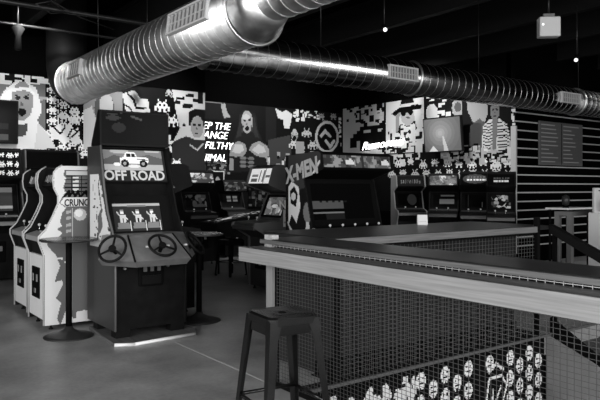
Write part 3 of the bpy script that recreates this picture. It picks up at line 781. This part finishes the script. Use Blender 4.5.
# ------------------------------------------------------------------ pinball machine between the rows
t = thing('pinball_machine', 'pinball machine with glowing sloped playfield in the dark aisle behind the tables', 'pinball machine', (5.3, 9.75, 0), 0)
MB().prism([(0, .62), (0, .84), (1.15, 1.02), (1.15, .62)], -.3, .3, 'y').build('cabinet', CAB, t)
c = Cv(1.05, .5, .02, .1); c.speck(.05, .05, 1.0, .45, 90, [.3, .6, .8, .15], .03, .08, 61); c.ell(.3, .2, .1, .06, .9); c.ell(.7, .3, .08, .05, .6)
c.build('playfield', SCR, t, (.03, -.25, .857), (1, 0, .157), (0, 1, 0))
MB().box(1.0, 1.2, -.34, .34, 1.05, 1.72).build('backbox', CAB, t)
c = Cv(.6, .55, .02, .1); c.speck(0, 0, .6, .55, 80, [.3, .5, .15], .03, .1, 62); c.build('backglass', SCRD, t, (.997, .3, 1.1), (0, -1, 0), (0, 0, 1))
for x in (.04, 1.1):
    for y in (-.28, .28): MB().tube([(x, y, .66), (x, y, 0)], .018, 6).build('leg', STEEL, t)
# ------------------------------------------------------------------ framed poster, wall TVs, menu
t = thing('framed_poster', 'tall framed poster with thin pale frame hanging below the neon words', 'poster', (6.68, YR-.004, 0))
fr = MB(); a, b, z0, z1 = 0, .44, 1.06, 1.8
fr.box(a, b, -.025, 0, z0, z0+.02); fr.box(a, b, -.025, 0, z1-.02, z1); fr.box(a, a+.02, -.025, 0, z0+.02, z1-.02); fr.box(b-.02, b, -.025, 0, z0+.02, z1-.02)
fr.build('frame', mat('pale_frame', .6, .4), t)
c = Cv(.4, .7, .016, .06); c.ell(.2, .35, .1, .16, .5); c.ell(.26, .48, .06, .12, .6); c.ell(.17, .25, .09, .08, .3); c.line([(.1, .2), (.3, .5)], .04, .45)
c.build('print', ART, t, (.02, -.012, 1.08), (1, 0, 0), (0, 0, 1))
def tv(name, label, loc, rot, w, h, paint, tilt=.1):
    t = thing(name, label, 'television', loc, rot)
    t.rotation_euler = (tilt, 0, rot)
    box('housing', BLACK, t, -w/2, w/2, -.03, .03, -h/2, h/2, c=.008)
    c = Cv(w-.05, h-.05, .016, .3); paint(c)
    c.build('screen', SCR if name == 'wall_television' else SCRD, t, (-w/2+.025, -.033, -h/2+.025), (1, 0, 0), (0, 0, 1))
    MB().tube([(0, .03, 0), (0, .26, .03)], .025, 8).build('mount', CABD, t)
    return t
def swirl(c):
    for k, (r, v) in enumerate(((.7, .3), (.5, .32), (.38, .34), (.3, .37), (.2, .4), (.12, .44), (.06, .47))):
        c.ell(c.W*.45, c.H*.55, r, r*.85, v)
    c.poly([(.1, 0), (.35, 0), (.22, .12)], .62); c.poly([(.5, .0), (.62, 0), (.52, .3), (.48, .3)], .55)
tv('wall_television', 'television on the right mural showing a pale blurred swirl, screen tilted down', (10.2, 8.84, 2.52), ROT_NX, 1.0, .72, swirl)
def darktv(c): c.rect(0, 0, c.W, c.H, .06); c.rect(.3, .03, .6, .12, .3); c.rect(0, .3, .3, .45, .18); c.rect(.35, .2, .6, .3, .14)
tv('dark_television', 'dark television over the leftmost cabinet in front of the white-haired face', (2.2, 11.2, 2.5), 0, .78, .7, darktv, .05)
t = thing('menu_board', 'dark grey menu board with two columns of small pale lines on the slatted wall', 'menu board', (11.2, YS-.016, 1.88))
box('panel', mat('menu_grey', .1, .5), t, 0, 1.55, -.03, 0, 0, .86, c=.004)
ml = MB(); R = random.Random(5)
for col in (.06, .83):
    for k in range(10):
        zz = .78-k*.08; ml.box(col, col+R.uniform(.25, .6), -.033, -.031, zz, zz+.022)
ml.build('menu_lines', mat('menu_print', .3, .6), t)
box('divider', BLACK, t, .76, .775, -.034, -.031, .02, .84)
# neon signs
t = thing('neon_sign', 'glowing white neon words KEEP THE CHANGE YA FILTHY ANIMAL beside the shouting wrestler', 'neon sign', (6.25, YR-.05, 0))
for k, (s_, x_, z_) in enumerate((('KEEP THE', 1.0, 2.7), ('CHANGE', .93, 2.5), ('YA FILTHY', 1.06, 2.275), ('ANIMAL', .9, 2.01))):
    text('lettering', s_, .225, NEON, t, (x_, 0, z_), (1, 0, 0), (0, 0, 1), shear=.25, offset=-.005, ext=.01, xs=.98, align='RIGHT')
bk = MB()
for z_ in (1.95, 2.9): bk.box(.1, 1.0, .02, .03, z_, z_+.015)
bk.box(.1, .115, .02, .046, 1.95, 2.91); bk.box(.985, 1.0, .02, .046, 1.95, 2.91)
bk.build('backing_rail', CABD, t)
t = thing('script_neon_sign', 'glowing white script neon sign on the mural above the wide cabinet', 'neon sign', (XM-.06, 11.58, 2.2))
text('lettering', 'Rumorous', .27, NEON, t, (0, 0, .13), (0, -1, .05), (0, 0, 1), shear=.4, offset=-.002, ext=.01, xs=1.2)
box('backing_rail', CABD, t, .03, .045, -1.7, 0, .0, .02)
# ------------------------------------------------------------------ pedestal tables
def table(name, label, x, y, z, r):
    t = thing(name, label, 'table', (x, y, 0))
    MB().lathe([(r-.012, z-.025), (r, z-.018), (r, z-.006), (r-.008, z)], 36).build('tabletop', mat('dark_table_top', .03, .25), t)
    MB().tube([(0, 0, .04), (0, 0, z-.02)], .03, 14).build('pole', CABD, t)
    MB().lathe([(.235, 0), (.235, .008), (.2, .02), (.1, .045), (.045, .075), (.035, .1)], 30).build('base', mat('cast_black_base', .02, .4), t)
table('pedestal_table', 'round black pedestal table in front of the white cabinet', 1.94, 6.38, .95, .27)
table('pedestal_table', 'round black pedestal table right of the three-wheel cabinet, in its shadow', 3.3, 6.28, .95, .26)
# ------------------------------------------------------------------ bar stool
def stool(name, label, loc, rot, h, half, foot, m, rung_m):
    t = thing(name, label, 'stool', loc, rot)
    n = 6; ring = []
    def rr(hf, rad, z):
        out = []
        for cx, cy, a0 in ((1, 1, 0), (-1, 1, PI/2), (-1, -1, PI), (1, -1, 1.5*PI)):
            for k in range(n+1):
                a = a0+k*PI/2/n; out.append((cx*(hf-rad)+rad*math.cos(a), cy*(hf-rad)+rad*math.sin(a), z))
        return out
    rings = [rr(half-.004, .04, h-.055), rr(half+.002, .045, h-.05), rr(half+.001, .045, h-.012), rr(half-.008, .04, h), rr(half-.03, .03, h-.002), rr(half*.35, .02, h-.006)]
    vs = [p for r in rings for p in r]; m_ = len(rings[0]); fs = []
    for i in range(len(rings)-1):
        for k in range(m_): fs.append((i*m_+k, i*m_+(k+1) % m_, (i+1)*m_+(k+1) % m_, (i+1)*m_+k))
    fs.append(tuple((len(rings)-1)*m_+k for k in range(m_)))
    MB().add(vs, fs, False).build('seat', m, t)
    MB().tube([(-.0, 0, h-.005), (0, 0, h-.0035)], .022, 14).build('drain_hole', CABD, t)
    for sx in (-1, 1):
        for sy in (-1, 1):
            # folded sheet leg: L section wrapping the corner, tapering to the foot
            def sec(z, c0, wd, th=.004):
                o = c0
                return [(sx*o, sy*o, z), (sx*(o-wd), sy*o, z), (sx*(o-wd), sy*(o-th), z), (sx*(o-th*2), sy*(o-th*2), z), (sx*(o-th), sy*(o-wd), z), (sx*o, sy*(o-wd), z)]
            S = [sec(h-.02, half-.001, .075), sec(h-.12, half+.008, .05), sec(h*.5, (half+foot)/2, .042), sec(.012, foot, .032)]
            vs = [p for s_ in S for p in s_]; fs = []
            for i in range(3):
                for k in range(6): fs.append((i*6+k, i*6+(k+1) % 6, i*6+6+(k+1) % 6, i*6+6+k))
            fs += [tuple(range(6)), tuple(range(18, 24))]
            lg = MB().add(vs, fs).build('leg', m, t)
            MB().lathe([(.02, 0), (.02, .014), (.014, .02)], 10, (sx*(foot-.016), sy*(foot-.016), 0)).build('foot_cap', RUB, lg)
    zr = .26*h/.76+.02; q = foot+(half-foot)*zr/h-.012
    for i, (a, b) in enumerate((((-q, -q), (q, -q)), ((q, -q), (q, q)), ((q, q), (-q, q)), ((-q, q), (-q, -q)))):
        MB().tube([(a[0], a[1], zr), (b[0], b[1], zr)], .011, 8).build('footrest', rung_m, t)
    zt = h-.1; q = half-.004
    ap = MB()
    for s_ in (-1, 1): ap.box(-q+.05, q-.05, s_*q-.003, s_*q+.003, zt, h-.03); ap.box(s_*q-.003, s_*q+.003, -q+.05, q-.05, zt, h-.03)
    ap.build('apron', m, t)
    return t
stool('bar_stool', 'dark metal bar stool with square seat in the foreground beside the mesh railing', (2.06, 2.94, 0), -.12, .76, .15, .215, STEEL, STEEL)
stool('low_stool', 'small metal stool with bright rungs in the aisle, below the pinball machine', (5.42, 9.2, 0), .2, .6, .15, .19, STEEL, CHROME)
# ------------------------------------------------------------------ stairwell
PW = mat('stairwell_plaster', .2, .7, noise=.15, nscale=3)
D0 = -2.7
st = MB()
st.box(HX0-.1, HX0, HY0, HY1, D0, -.2); st.box(HX0, HX1, HY0-.1, HY0, D0, -.2); st.box(HX1, HX1+.1, HY0, HY1, D0, -.2)
struct(st.build('wall_stairwell', PW))
struct(box('wall_stairwell_far', WB, None, HX0, HX1, HY1, HY1+.1, D0, -.2))
struct(box('floor_stairwell', mat('stair_floor', .16, .5, noise=.2, nscale=3), None, HX0, HX1, HY0, HY1, D0-.1, D0))
# under-stair wall below the stringer
us = MB().prism([(HY1-.02, D0), (HY1-.02, -.02), (HY1-.5, -.2), (HY0+.6, -2.3), (HY0+.6, D0)], 5.72, 5.78, 'x')
struct(us.build('wall_under_stairs', mat('stair_side_plaster', .2, .6, noise=.2, nscale=2.5)))
cv = Cv(5.7-HX0, 2.0, .014, .05); gp = onY(HY1)
cv.map = lambda px, py: (gp(px, py)[0]-HX0, gp(px, py)[1]+2.0)
R = random.Random(9)
def head(c, px, py, s):
    x, y = c.P((px, py)); m0 = c.map; c.map = None
    c.ell(x, y, s*.5, s*.62, .85); c.ell(x-s*.18, y+s*.05, s*.1, s*.08, .08); c.ell(x+s*.14, y+s*.05, s*.1, s*.08, .08)
    c.poly([(x-s*.3, y-s*.2), (x+s*.3, y-s*.2), (x+s*.2, y-s*.28), (x-s*.2, y-s*.28)], .08)
    for k in range(3): c.rect(x-s*.4+k*s*.3, y-s*.75, x-s*.25+k*s*.3, y-s*.5, .85)
    c.speck(x-s*.5, y-s*.5, x+s*.5, y+s*.5, 9, [.3, .1], .014, .028, int(px))
    c.map = m0
Wp = 5.7-HX0
m0 = cv.map; cv.map = None
for j in range(9):
    for i in range(12):
        x = 1.27+i*.15; y = 1.86-(i % 2)*.095-j*.19
        if (1.98 < x < 2.46 and y < 1.8) or x > Wp-.04 or y < .1: continue
        cv.ell(x, y, .056, .075, .9); cv.rect(x-.034, y+.01, x-.012, y+.03, .06); cv.rect(x+.012, y+.01, x+.034, y+.03, .06)
        cv.rect(x-.03, y-.03, x+.03, y-.018, .08); cv.rect(x-.008, y-.075, x+.008, y-.05, .06)
cv.map = m0
cv.map = None
kx, ky = 2.06, 1.42
cv.line([(kx, ky-.2), (kx+.1, ky+.3), (kx+.28, ky+.3), (kx+.36, ky+.2), (kx+.3, ky+.06), (kx+.36, ky-.2)], .022, .88)
cv.line([(kx, ky-.2), (kx+.05, ky-.35), (kx+.3, ky-.36), (kx+.36, ky-.2)], .022, .88)
cv.line([(kx+.12, ky-.12), (kx+.16, ky+.2)], .02, .88); cv.line([(kx+.27, ky+.2), (kx+.17, ky+.04), (kx+.27, ky-.12)], .02, .88)
cv.line([(kx+.1, ky+.36), (kx+.2, ky+.42), (kx+.3, ky+.36)], .03, .85)
R = random.Random(2)
for k in range(46):
    x = R.uniform(.1, 1.2); y = R.uniform(1.3, 1.8); L = R.uniform(.08, .2); a = R.uniform(-.5, .5)
    cv.line([(x, y), (x+L*math.sin(a), y+L*math.cos(a)*.8)], R.uniform(.03, .08), .85)
for k in range(34):
    x = R.uniform(.15, 1.22); y = R.uniform(1.62, 1.82); L = R.uniform(.05, .12); a = R.uniform(-1.3, .6)
    cv.line([(x, y), (x+L*math.sin(a), y+L*math.cos(a)*.8)], R.uniform(.025, .06), .88)
cv.speck(.05, 1.0, 1.25, 1.85, 120, [.05, .85], .02, .06, 71)
cv.rect(0, 1.93, Wp, 2.0, .03)
struct(cv.build('wall_stairwell_mural', ART, None, (HX0, HY1-.003, -2.0), (1, 0, 0), (0, 0, 1)))
struct(box('trim_%d' % n, mat('edge_angle', .12, .5, .3), None, HX0, HX1, HY1-.02, HY1, -.02, .004)); n += 1
struct(box('trim_%d' % n, CABD, None, HX0+.36, 5.7, HY1+.032, 3.95, 0, .008)); n += 1  # black sheet over bare floor, standing in for the shade under the bar
# staircase going down along the far side
t = thing('staircase', 'dark steel staircase descending behind the mesh railing at lower right', 'staircase', (5.8, HY1, 0))
SLP = .55
ns = 14
for k in range(4):
    pass
for k in range(12):
    y0 = -.28*(k+1); z0 = -.165*(k+1)
    box('tread', mat('tread_steel', .07, .5, .4), t, .06, 1.04, y0, y0+.29, z0-.04, z0)
for x in (0, 1.05):
    MB().prism([(0, .16), (0, -.06), (-3.4, -2.06), (-3.4, -1.84)], x, x+.04).build('stringer', CABD, t)
hr = MB().prism([(.0, 1.08), (.0, 1.0), (-.9, .56), (-3.4, -.92), (-3.4, -.82), (-.9, .66)], -.02, .07)
hr.build('handrail', BLACK, t)
for y in (-.04, -1.2, -2.4): MB().box(.005, .035, y-.02, y+.02, y*.58-.05, y*.56+1.02).build('baluster', CABD, t)
MB().tube([(.0, -.3, .55), (0, -.9, .24)], .012, 6).build('mid_rail', PIPE, t)
# mesh railing, front run (drinks ledge) -------------------------------------------------
FX = 2.66; FY0, FY1 = .2, 3.95
t = thing('mesh_railing', 'long foreground mesh railing with pale apron board, drinks ledge and dark bar top', 'railing', (FX, FY1, 0))
L = FY1-FY0
MB().box(-.215, -.19, -L-.3, .09, -.0, .1).xf(Matrix.Translation((0, 0, .915))).build('apron_board', WOODL, t, 'pale wooden apron board')
MB().box(-.19, .0, -L-.3, .09, .985, 1.012).build('drinks_ledge', WOODG, t)
MB().box(-.2, -.17, -L-.3, .09, 1.008, 1.018).build('ledge_lip', WOODD, t)
MB().box(-.03, .35, -L-.3, .07, 1.04, 1.07, c=.006).build('bar_top', WOODD, t, 'dark wide top board')
MB().box(-.045, -.028, -L-.3, .07, 1.035, 1.062).build('top_edging', WOODG, t)
MB().box(-.022, .0, -.06, .02, 0, 1.0).build('post', mat('grey_post', .2, .5), t, 'grey end post')
MB().box(-.03, .03, -.065, .03, 1.0, 1.1).build('post_cap', mat('scuffed_block', .3, .5, noise=.5, nscale=20), t)
MB().box(0, .04, -.06, -.02, 0, 1.04).build('post', CABD, t)
MB().box(0, .04, -L, -L+.04, 0, 1.04).build('post', CABD, t)
MB().box(.0, .03, -L, -.06, .93, .985).build('top_channel', CABD, t)
MB().box(.0, .03, -L, -.06, .0, .03).build('bottom_channel', CABD, t)
MB().box(-.19, -.02, -.4, -.36, .93, .985).build('bracket', CABD, t)
MB().box(-.19, -.02, -2.2, -2.16, .93, .985).build('bracket', CABD, t)
wm = MB(); r = .0012
y = -.07
while y > -L: wm.box(.012, .0144, y-r, y+r, .03, .98); y -= .034
z = .03
while z < .98: wm.box(.0145, .0169, -L, -.06, z-r, z+r); z += .026
wm.build('wire_mesh', WIRE, t)
MB().box(-.006, .0, -L-.3, .0, 1.012, 1.038).build('shadow_gap', CABD, t)  # solid black strip added to deepen the shade in this recess
wm = MB(); y = -.05
while y > -L-.2: wm.box(-.012, -.009, y-r, y+r, 1.012, 1.036); y -= .045
wm.box(-.0125, -.0085, -L-.2, -.04, 1.022, 1.025); wm.build('wire_strip', mat('bright_wire', .5, .4, .3), t)
# far run
GX0, GX1 = 2.72, 5.56
t = thing('mesh_railing', 'far mesh railing with grey wooden fascia on the other side of the stairwell', 'railing', (GX0, HY1, 0))
L = GX1-GX0
MB().box(.32, L, -.02, .0, 1.012, 1.068).build('fascia_board', WOODGX, t)
MB().box(.32, L-.02, .0, .03, .99, 1.03).build('top_channel', CABD, t)
MB().box(0, L, .0, .03, .0, .03).build('bottom_channel', CABD, t)
MB().box(L, L+.045, -.02, .025, .0, 1.16).build('post', CABD, t)
MB().box(.33, .37, .0, .035, .03, .99).build('post', CABD, t)
wm = MB(); x = .38
while x < L: wm.box(x-r, x+r, .012, .0144, .03, .99); x += .045
z = .05
while z < .99: wm.box(.37, L, .0145, .0169, z-r, z+r); z += .035
wm.build('wire_mesh', mat('dull_wire', .14, .45, .5), t)
# bar counter behind it
t = thing('bar_counter', 'long dark panelled bar counter beyond the far mesh railing', 'bar counter', (3.08, 3.98, 0))
box('body', PANEL, t, .02, 2.6, .0, .6, 0, 1.03)
pn = MB(); x = .04
for k in range(7):
    pn.box(x, x+.33, -.014, 0, .1, 1.0); x += .367
pn.build('front_panel', mat('charcoal_face', .016, .5, spec=.15, noise=.25, nscale=4, stretch=(6, 6, .7)), t)
box('plinth', CABD, t, .02, 2.6, -.02, 0, 0, .09)
box('countertop', WOODDX, t, -.03, 2.72, -.315, .66, 1.032, 1.07, c=.006)
t = thing('card_stand', 'small white card standing on the dark bar, below the right row of cabinets', 'card', (4.88, 4.5, 1.07), -.62)
CARD = mat('card_white', .55, .6)
MB().prism([(-.03, 0), (-.02, 0), (.0, .1), (-.004, .1)], -.05, .05).build('front_leaf', CARD, t)
MB().prism([(.02, 0), (.03, 0), (.004, .1), (.0, .1)], -.05, .05).build('back_leaf', CARD, t)
box('print', mat('card_print', .35, .6), t, -.035, .035, -.0262, -.025, .03, .034)
# ------------------------------------------------------------------ tables and station at right
t = thing('high_table', 'high table with pale top in front of the slatted wall', 'table', (9.65, 5.9, 0))
box('tabletop', mat('pale_table_top', .8, .4), t, -.12, .62, -.2, .2, 1.085, 1.115, c=.005)
for x in (-.06, .56):
    for y in (-.15, .15): MB().box(x-.014, x+.014, y-.014, y+.014, 0, 1.085).build('leg', CABD, t)
t = thing('round_speaker', 'small dark round speaker on the pale high table', 'speaker', (9.72, 5.85, 1.115))
MB().lathe([(.03, -.06), (.07, -.05), (.095, 0), (.07, .05), (.03, .06)], 18).xf(Matrix.Translation((0, 0, .12)) @ Matrix.Rotation(PI/2, 4, 'X') @ Matrix.Rotation(.6, 4, 'Y')).build('shell', mat('speaker_grey', .025, .4), t)
MB().lathe([(.05, 0), (.05, .01), (.02, .03)], 14).build('foot', CABD, t)
t = thing('frame_table', 'dark grey square-framed high table beside the white station', 'table', (7.3, 4.35, 0))
GF = mat('grey_steel_frame', .12, .4, noise=.1, nscale=9)
MB().box(-.04, .85, -.05, .17, 1.1, 1.15).build('top_frame', GF, t)
for x in (-.04, .79):
    for y in (-.05, .11): MB().box(x, x+.06, y, y+.06, 0, 1.1).build('leg', GF, t)
t = thing('sanitiser_station', 'white free-standing station with a pump bottle at the right edge', 'station', (7.17, 3.83, 0), -.2)
box('pedestal', mat('station_white', .6, .5), t, .07, .55, 0, .3, .02, 1.15, c=.01)
box('base', GF, t, .03, .6, -.05, .35, 0, .02)
box('back_panel', mat('station_panel', .4, .5), t, .07, .55, .2, .24, 1.15, 1.44, c=.006)
box('shelf', WHITE, t, .06, .56, 0, .2, 1.15, 1.165)
box('header_print', CABD, t, .13, .3, .197, .2, 1.4, 1.412)
t = thing('pump_bottle', 'white pump bottle standing on the station shelf at the right edge', 'bottle', (7.33, 3.88, 1.167))
MB().lathe([(.035, 0), (.038, .01), (.038, .11), (.025, .135), (.014, .145), (.014, .16)], 16).build('bottle_body', PAPER, t)
MB().tube([(0, 0, .16), (0, 0, .195), (-.03, 0, .195)], .006, 6).build('pump', BALL, t)
# ------------------------------------------------------------------ ducts
def duct_rings(mb, axis, c, z, r, a, b, step, w=.004, rad=.007):
    q = a
    while q < b:
        pts = []
        for k in range(28):
            an = 2*PI*k/28; u, v = math.cos(an)*(r+w*.3), math.sin(an)*(r+w*.3)
            pts.append((c+u, q, z+v) if axis == 'y' else (q, c+u, z+v))
        mb.tube(pts, rad, 5, closed=True); q += step
DX, DZ, DR = 3.2, 3.075, .315
t = thing('spiral_duct', 'large shiny spiral ventilation duct running diagonally overhead at upper left', 'ventilation duct', (DX, 5, DZ))
def cyl(pts, r, n=48): return MB().tube(pts, r, n, cap=True)
T = Matrix.Translation((-DX, -5, -DZ))
cyl([(DX, y, DZ) for y in (5.0, 7.5, 10.2)], DR).xf(T).build('large_section', GALV, t)
pts = [(DX, 10.2, DZ)]
for k in range(1, 9):
    a = k*PI/2/8; pts.append((DX, 10.2+.45*math.sin(a), DZ+.45*(1-math.cos(a))))
pts.append((DX, 10.65, HC-.02))
cyl(pts, DR*.99).xf(T).build('elbow', mat('shade_toned_duct', .006, .6, spec=.1), t, 'shade-darkened elbow rising to the ceiling')  # shade on the far bend is put into its near-black colour
cyl([(DX, 4.7, DZ+.05), (DX, 5.0, DZ)], [.215, DR]).xf(T).build('reducer', GALV, t)
cyl([(DX, -1.5, DZ+.05), (DX, 4.7, DZ+.05)], .215).xf(T).build('small_section', GALV, t)
rg = MB(); duct_rings(rg, 'y', DX, DZ, DR, 5.15, 10.2, .15, rad=.0035); rg.xf(T).build('spiral_seam', GALVD, t)
rg = MB(); duct_rings(rg, 'y', DX, DZ+.05, .215, -1.4, 4.65, .16, rad=.005); rg.xf(T).build('spiral_seam', GALVD, t)
for q in (5.0, 10.15):
    rg = MB(); duct_rings(rg, 'y', DX, DZ, DR+.008, q, q+.03, .2, rad=.017); rg.xf(T).build('collar', GALVD, t)
def grille(parent, ang, r, p0, p1, cc, zz, axis, off, nb=9, hw=.11):
    """rectangular register facing outwards at angle ang round the duct"""
    R_ = MB(); U = Vector((0, 1, 0)) if axis == 'y' else Vector((1, 0, 0))
    Nn = Vector((math.cos(ang), 0, math.sin(ang))) if axis == 'y' else Vector((0, math.cos(ang), math.sin(ang)))
    V = U.cross(Nn); V = V if V.z > 0 else -V
    O = Vector((cc, 0, zz)) if axis == 'y' else Vector((0, cc, zz))
    def bx(u0, u1, v0, v1, n0, n1, mb):
        mb.hexa([O+U*u+V*v+Nn*nn-off for nn in (n0, n1) for u, v in ((u0, v0), (u1, v0), (u1, v1), (u0, v1))])
    d = r-.03; e = r+.03
    bx(p0, p1, -hw, -hw+.02, d, e, R_); bx(p0, p1, hw-.02, hw, d, e, R_); bx(p0, p0+.02, -hw+.02, hw-.02, d, e, R_); bx(p1-.02, p1, -hw+.02, hw-.02, d, e, R_)
    g = R_.build('register_frame', mat('register_metal', .6, .5, .2), parent)
    sl = MB()
    for k in range(nb):
        u = p0+.03+(p1-p0-.06)*(k+.5)/nb; bx(u-.008, u+.008, -hw+.02, hw-.02, d, r+.02, sl)
    bx(p0+.02, p1-.02, -.006, .006, d, r+.012, sl)
    sl.build('register_bars', mat('register_bar', .45, .5, .1), g)
    bk = MB(); bx(p0+.02, p1-.02, -hw+.02, hw-.02, d, r+.004, bk); bk.build('register_back', mat('register_shadow', .12, .5), g)
off = Vector((DX, 5, DZ))
grille(t, PI-.12, DR, 5.3, 6.15, DX, DZ, 'y', off)
grille(t, PI-.12, DR, 8.95, 9.5, DX, DZ, 'y', off, 5)
MB().tube([(DX-.35*1, 8.2, HC), (DX-.33, 8.2, DZ)], .004, 5).xf(T).build('hanger_wire', PIPE, t)
MB().tube([(DX+.33, 8.2, HC), (DX+.33, 8.2, DZ)], .004, 5).xf(T).build('hanger_wire', PIPE, t)
DZ = 3.02
DY, D2R = 6.55, .234
t = thing('spiral_duct', 'slimmer spiral ventilation duct running across to the upper right edge', 'ventilation duct', (3.5, DY, DZ))
T = Matrix.Translation((-3.5, -DY, -DZ)); off = Vector((3.5, DY, DZ))
cyl([(3.5, DY, DZ), (9, DY, DZ), (15.9, DY, DZ)], D2R).xf(T).build('main_section', GALV2, t)
rg = MB(); duct_rings(rg, 'x', DY, DZ, D2R, 3.62, 15.8, .155, rad=.0024); rg.xf(T).build('spiral_seam', GALVD, t)
for q in (6.85, 11.15):
    rg = MB(); duct_rings(rg, 'x', DY, DZ, D2R+.006, q, q+.05, .2, rad=.018); rg.xf(T).build('collar', GALVD, t)
grille(t, PI+.0, D2R, 6.18, 6.74, DY, DZ, 'x', off, 9, .095)
grille(t, PI+.0, D2R, 10.35, 10.95, DY, DZ, 'x', off, 9, .095)
for q in (5.2, 8.4, 11.3, 14): MB().tube([(q, DY, HC), (q, DY, DZ+.2)], .006, 5).xf(T).build('hanger_rod', PIPE, t)
# ------------------------------------------------------------------ ceiling joists, pipes, fixtures
for k in range(13):
    x = -3.6+k*1.55
    mb = MB(); ye = YL if x < 6.2 else (YR if x < XM else YS)
    mb.box(x-.06, x+.06, YB, ye, 3.98, 4.0); mb.box(x-.012, x+.012, YB, ye, 4.0, 4.44); mb.box(x-.05, x+.05, YB, ye, 4.44, HC)
    o = mb.build('ceiling_joist', JOIST); struct(o)
for k, (y, z, r_) in enumerate(((2.2, 3.9, .03), (4.3, 3.86, .02), (8.8, 3.8, .035), (9.6, 3.72, .02))):
    o = MB().tube([(XW, y, z), (XE if y < YS else XM, y, z)], r_, 8).build('ceiling_pipe', PIPE)
    tag(o, ('conduit nearest the camera high overhead', 'thin conduit crossing over the larger duct', 'thick pipe high above the left cabinets', 'thin lower conduit above the left mural')[k], 'pipe')
def spot(x, y, z, rz, label):
    t = thing('track_spotlight', label, 'spotlight', (x, y, z), rz, 'small spotlights under the black ceiling')
    MB().tube([(0, 0, 0), (0, 0, .0+(3.98-z))], .008, 6).build('stem', PIPE, t)
    MB().tube([(0, .05, .03), (0, -.07, -.05)], .035, 12).build('can', CABD, t)
    MB().tube([(0, -.071, -.0505), (0, -.076, -.053)], .026, 12).build('lens', LAMP, t)
SP = [(5.0, 10.3, 3.55, PI, 'small spotlight above the black cabinets at mid left'), (5.8, 6.0, 3.5, -.6, 'tiny bright spotlight above the middle of the slim duct'),
      (8.42, 4.9, 3.25, -1.2, 'small spotlight near the top right corner')]
for s_ in SP: spot(*s_)
t = thing('ceiling_speaker', 'pale square box hanging under the ceiling at upper right', 'speaker box', (7.5, 4.75, 3.5), -.72)
box('box_body', mat('pale_box', .5, .5), t, -.13, .13, -.07, .07, -.13, .12, c=.008)
box('bracket', GF, t, -.07, .07, -.02, .02, .12, .17)
MB().tube([(0, 0, .17), (0, 0, .48)], .012, 6).build('drop_rod', PIPE, t)
MB().tube([(-.09, -.07, .02), (-.09, -.078, .02)], .012, 8).build('indicator', LAMP, t)
t = thing('cable_loop', 'loose looped cable hanging from the ceiling at upper left', 'cable', (2.4, 8.6, 3.7))
MB().tube([(-.5, 0, .1), (-.3, 0, .22), (0, .1, .2), (.2, .1, .05), (0, .05, 0), (-.2, 0, .08), (0, 0, .15), (.4, .1, .02), (.9, .2, -.05)], .009, 6).build('cable', PIPE, t)
t = thing('hanging_sensor', 'small dark device hanging from the ceiling above the left mural', 'device', (2.15, 9.3, 3.6))
MB().lathe([(.03, -.3), (.05, -.28), (.04, -.1), (.09, 0), (.02, .06)], 14).build('shell', JOIST, t)
MB().tube([(0, 0, .05), (0, 0, .4)], .012, 6).build('stem', PIPE, t)
# ------------------------------------------------------------------ light
def area(name, loc, rot, sx, sy, e, spread=None):
    l = bpy.data.lights.new(name, 'AREA'); l.shape = 'RECTANGLE'; l.size = sx; l.size_y = sy; l.energy = e
    if spread: l.spread = spread
    o = bpy.data.objects.new(name, l); C.objects.link(o); o.location = loc; o.rotation_euler = rot; return o
KL, KB = 170, 170
for p, q in WL: area('window_daylight', (XW-.01, (p+q)/2, 2.45), (0, -PI/2, 0), 3.2, q-p, KL)
for p, q in WK: area('window_daylight', ((p+q)/2, YB-.01, 2.45), (PI/2, 0, 0), q-p, 3.2, KB)
def spotl(loc, tgt, e, ang=70, blend=.8, r=.06):
    l = bpy.data.lights.new('mural_spot', 'SPOT'); l.energy = e; l.spot_size = math.radians(ang); l.spot_blend = blend; l.shadow_soft_size = r
    o = bpy.data.objects.new('mural_spot', l); C.objects.link(o); o.location = loc
    o.rotation_euler = (Vector(tgt)-Vector(loc)).to_track_quat('-Z', 'Y').to_euler()
spotl((2.2, 8.9, 3.9), (2.9, YL, 2.4), 300)
spotl((5.2, 9.3, 3.9), (5.0, YL, 2.6), 480)
spotl((8.2, 9.6, 3.9), (XM, 9.6, 2.5), 380, 85)
spotl((8.4, 8.0, 3.9), (XM, 8.0, 2.4), 170, 75)
spotl((8.4, 9.6, 3.9), (7.9, YR, 2.4), 520, 95)
spotl((12.3, 5.4, 3.9), (12, YS, 2.0), 110, 90)
w = bpy.data.worlds.new('world'); bpy.context.scene.world = w; w.use_nodes = True
w.node_tree.nodes['Background'].inputs[0].default_value = (1, 1, 1, 1); w.node_tree.nodes['Background'].inputs[1].default_value = .02
vs = bpy.context.scene.view_settings
vs.view_transform = 'Standard'; vs.look = 'None'; vs.gamma = 1; vs.exposure = 0; vs.use_curve_mapping = False
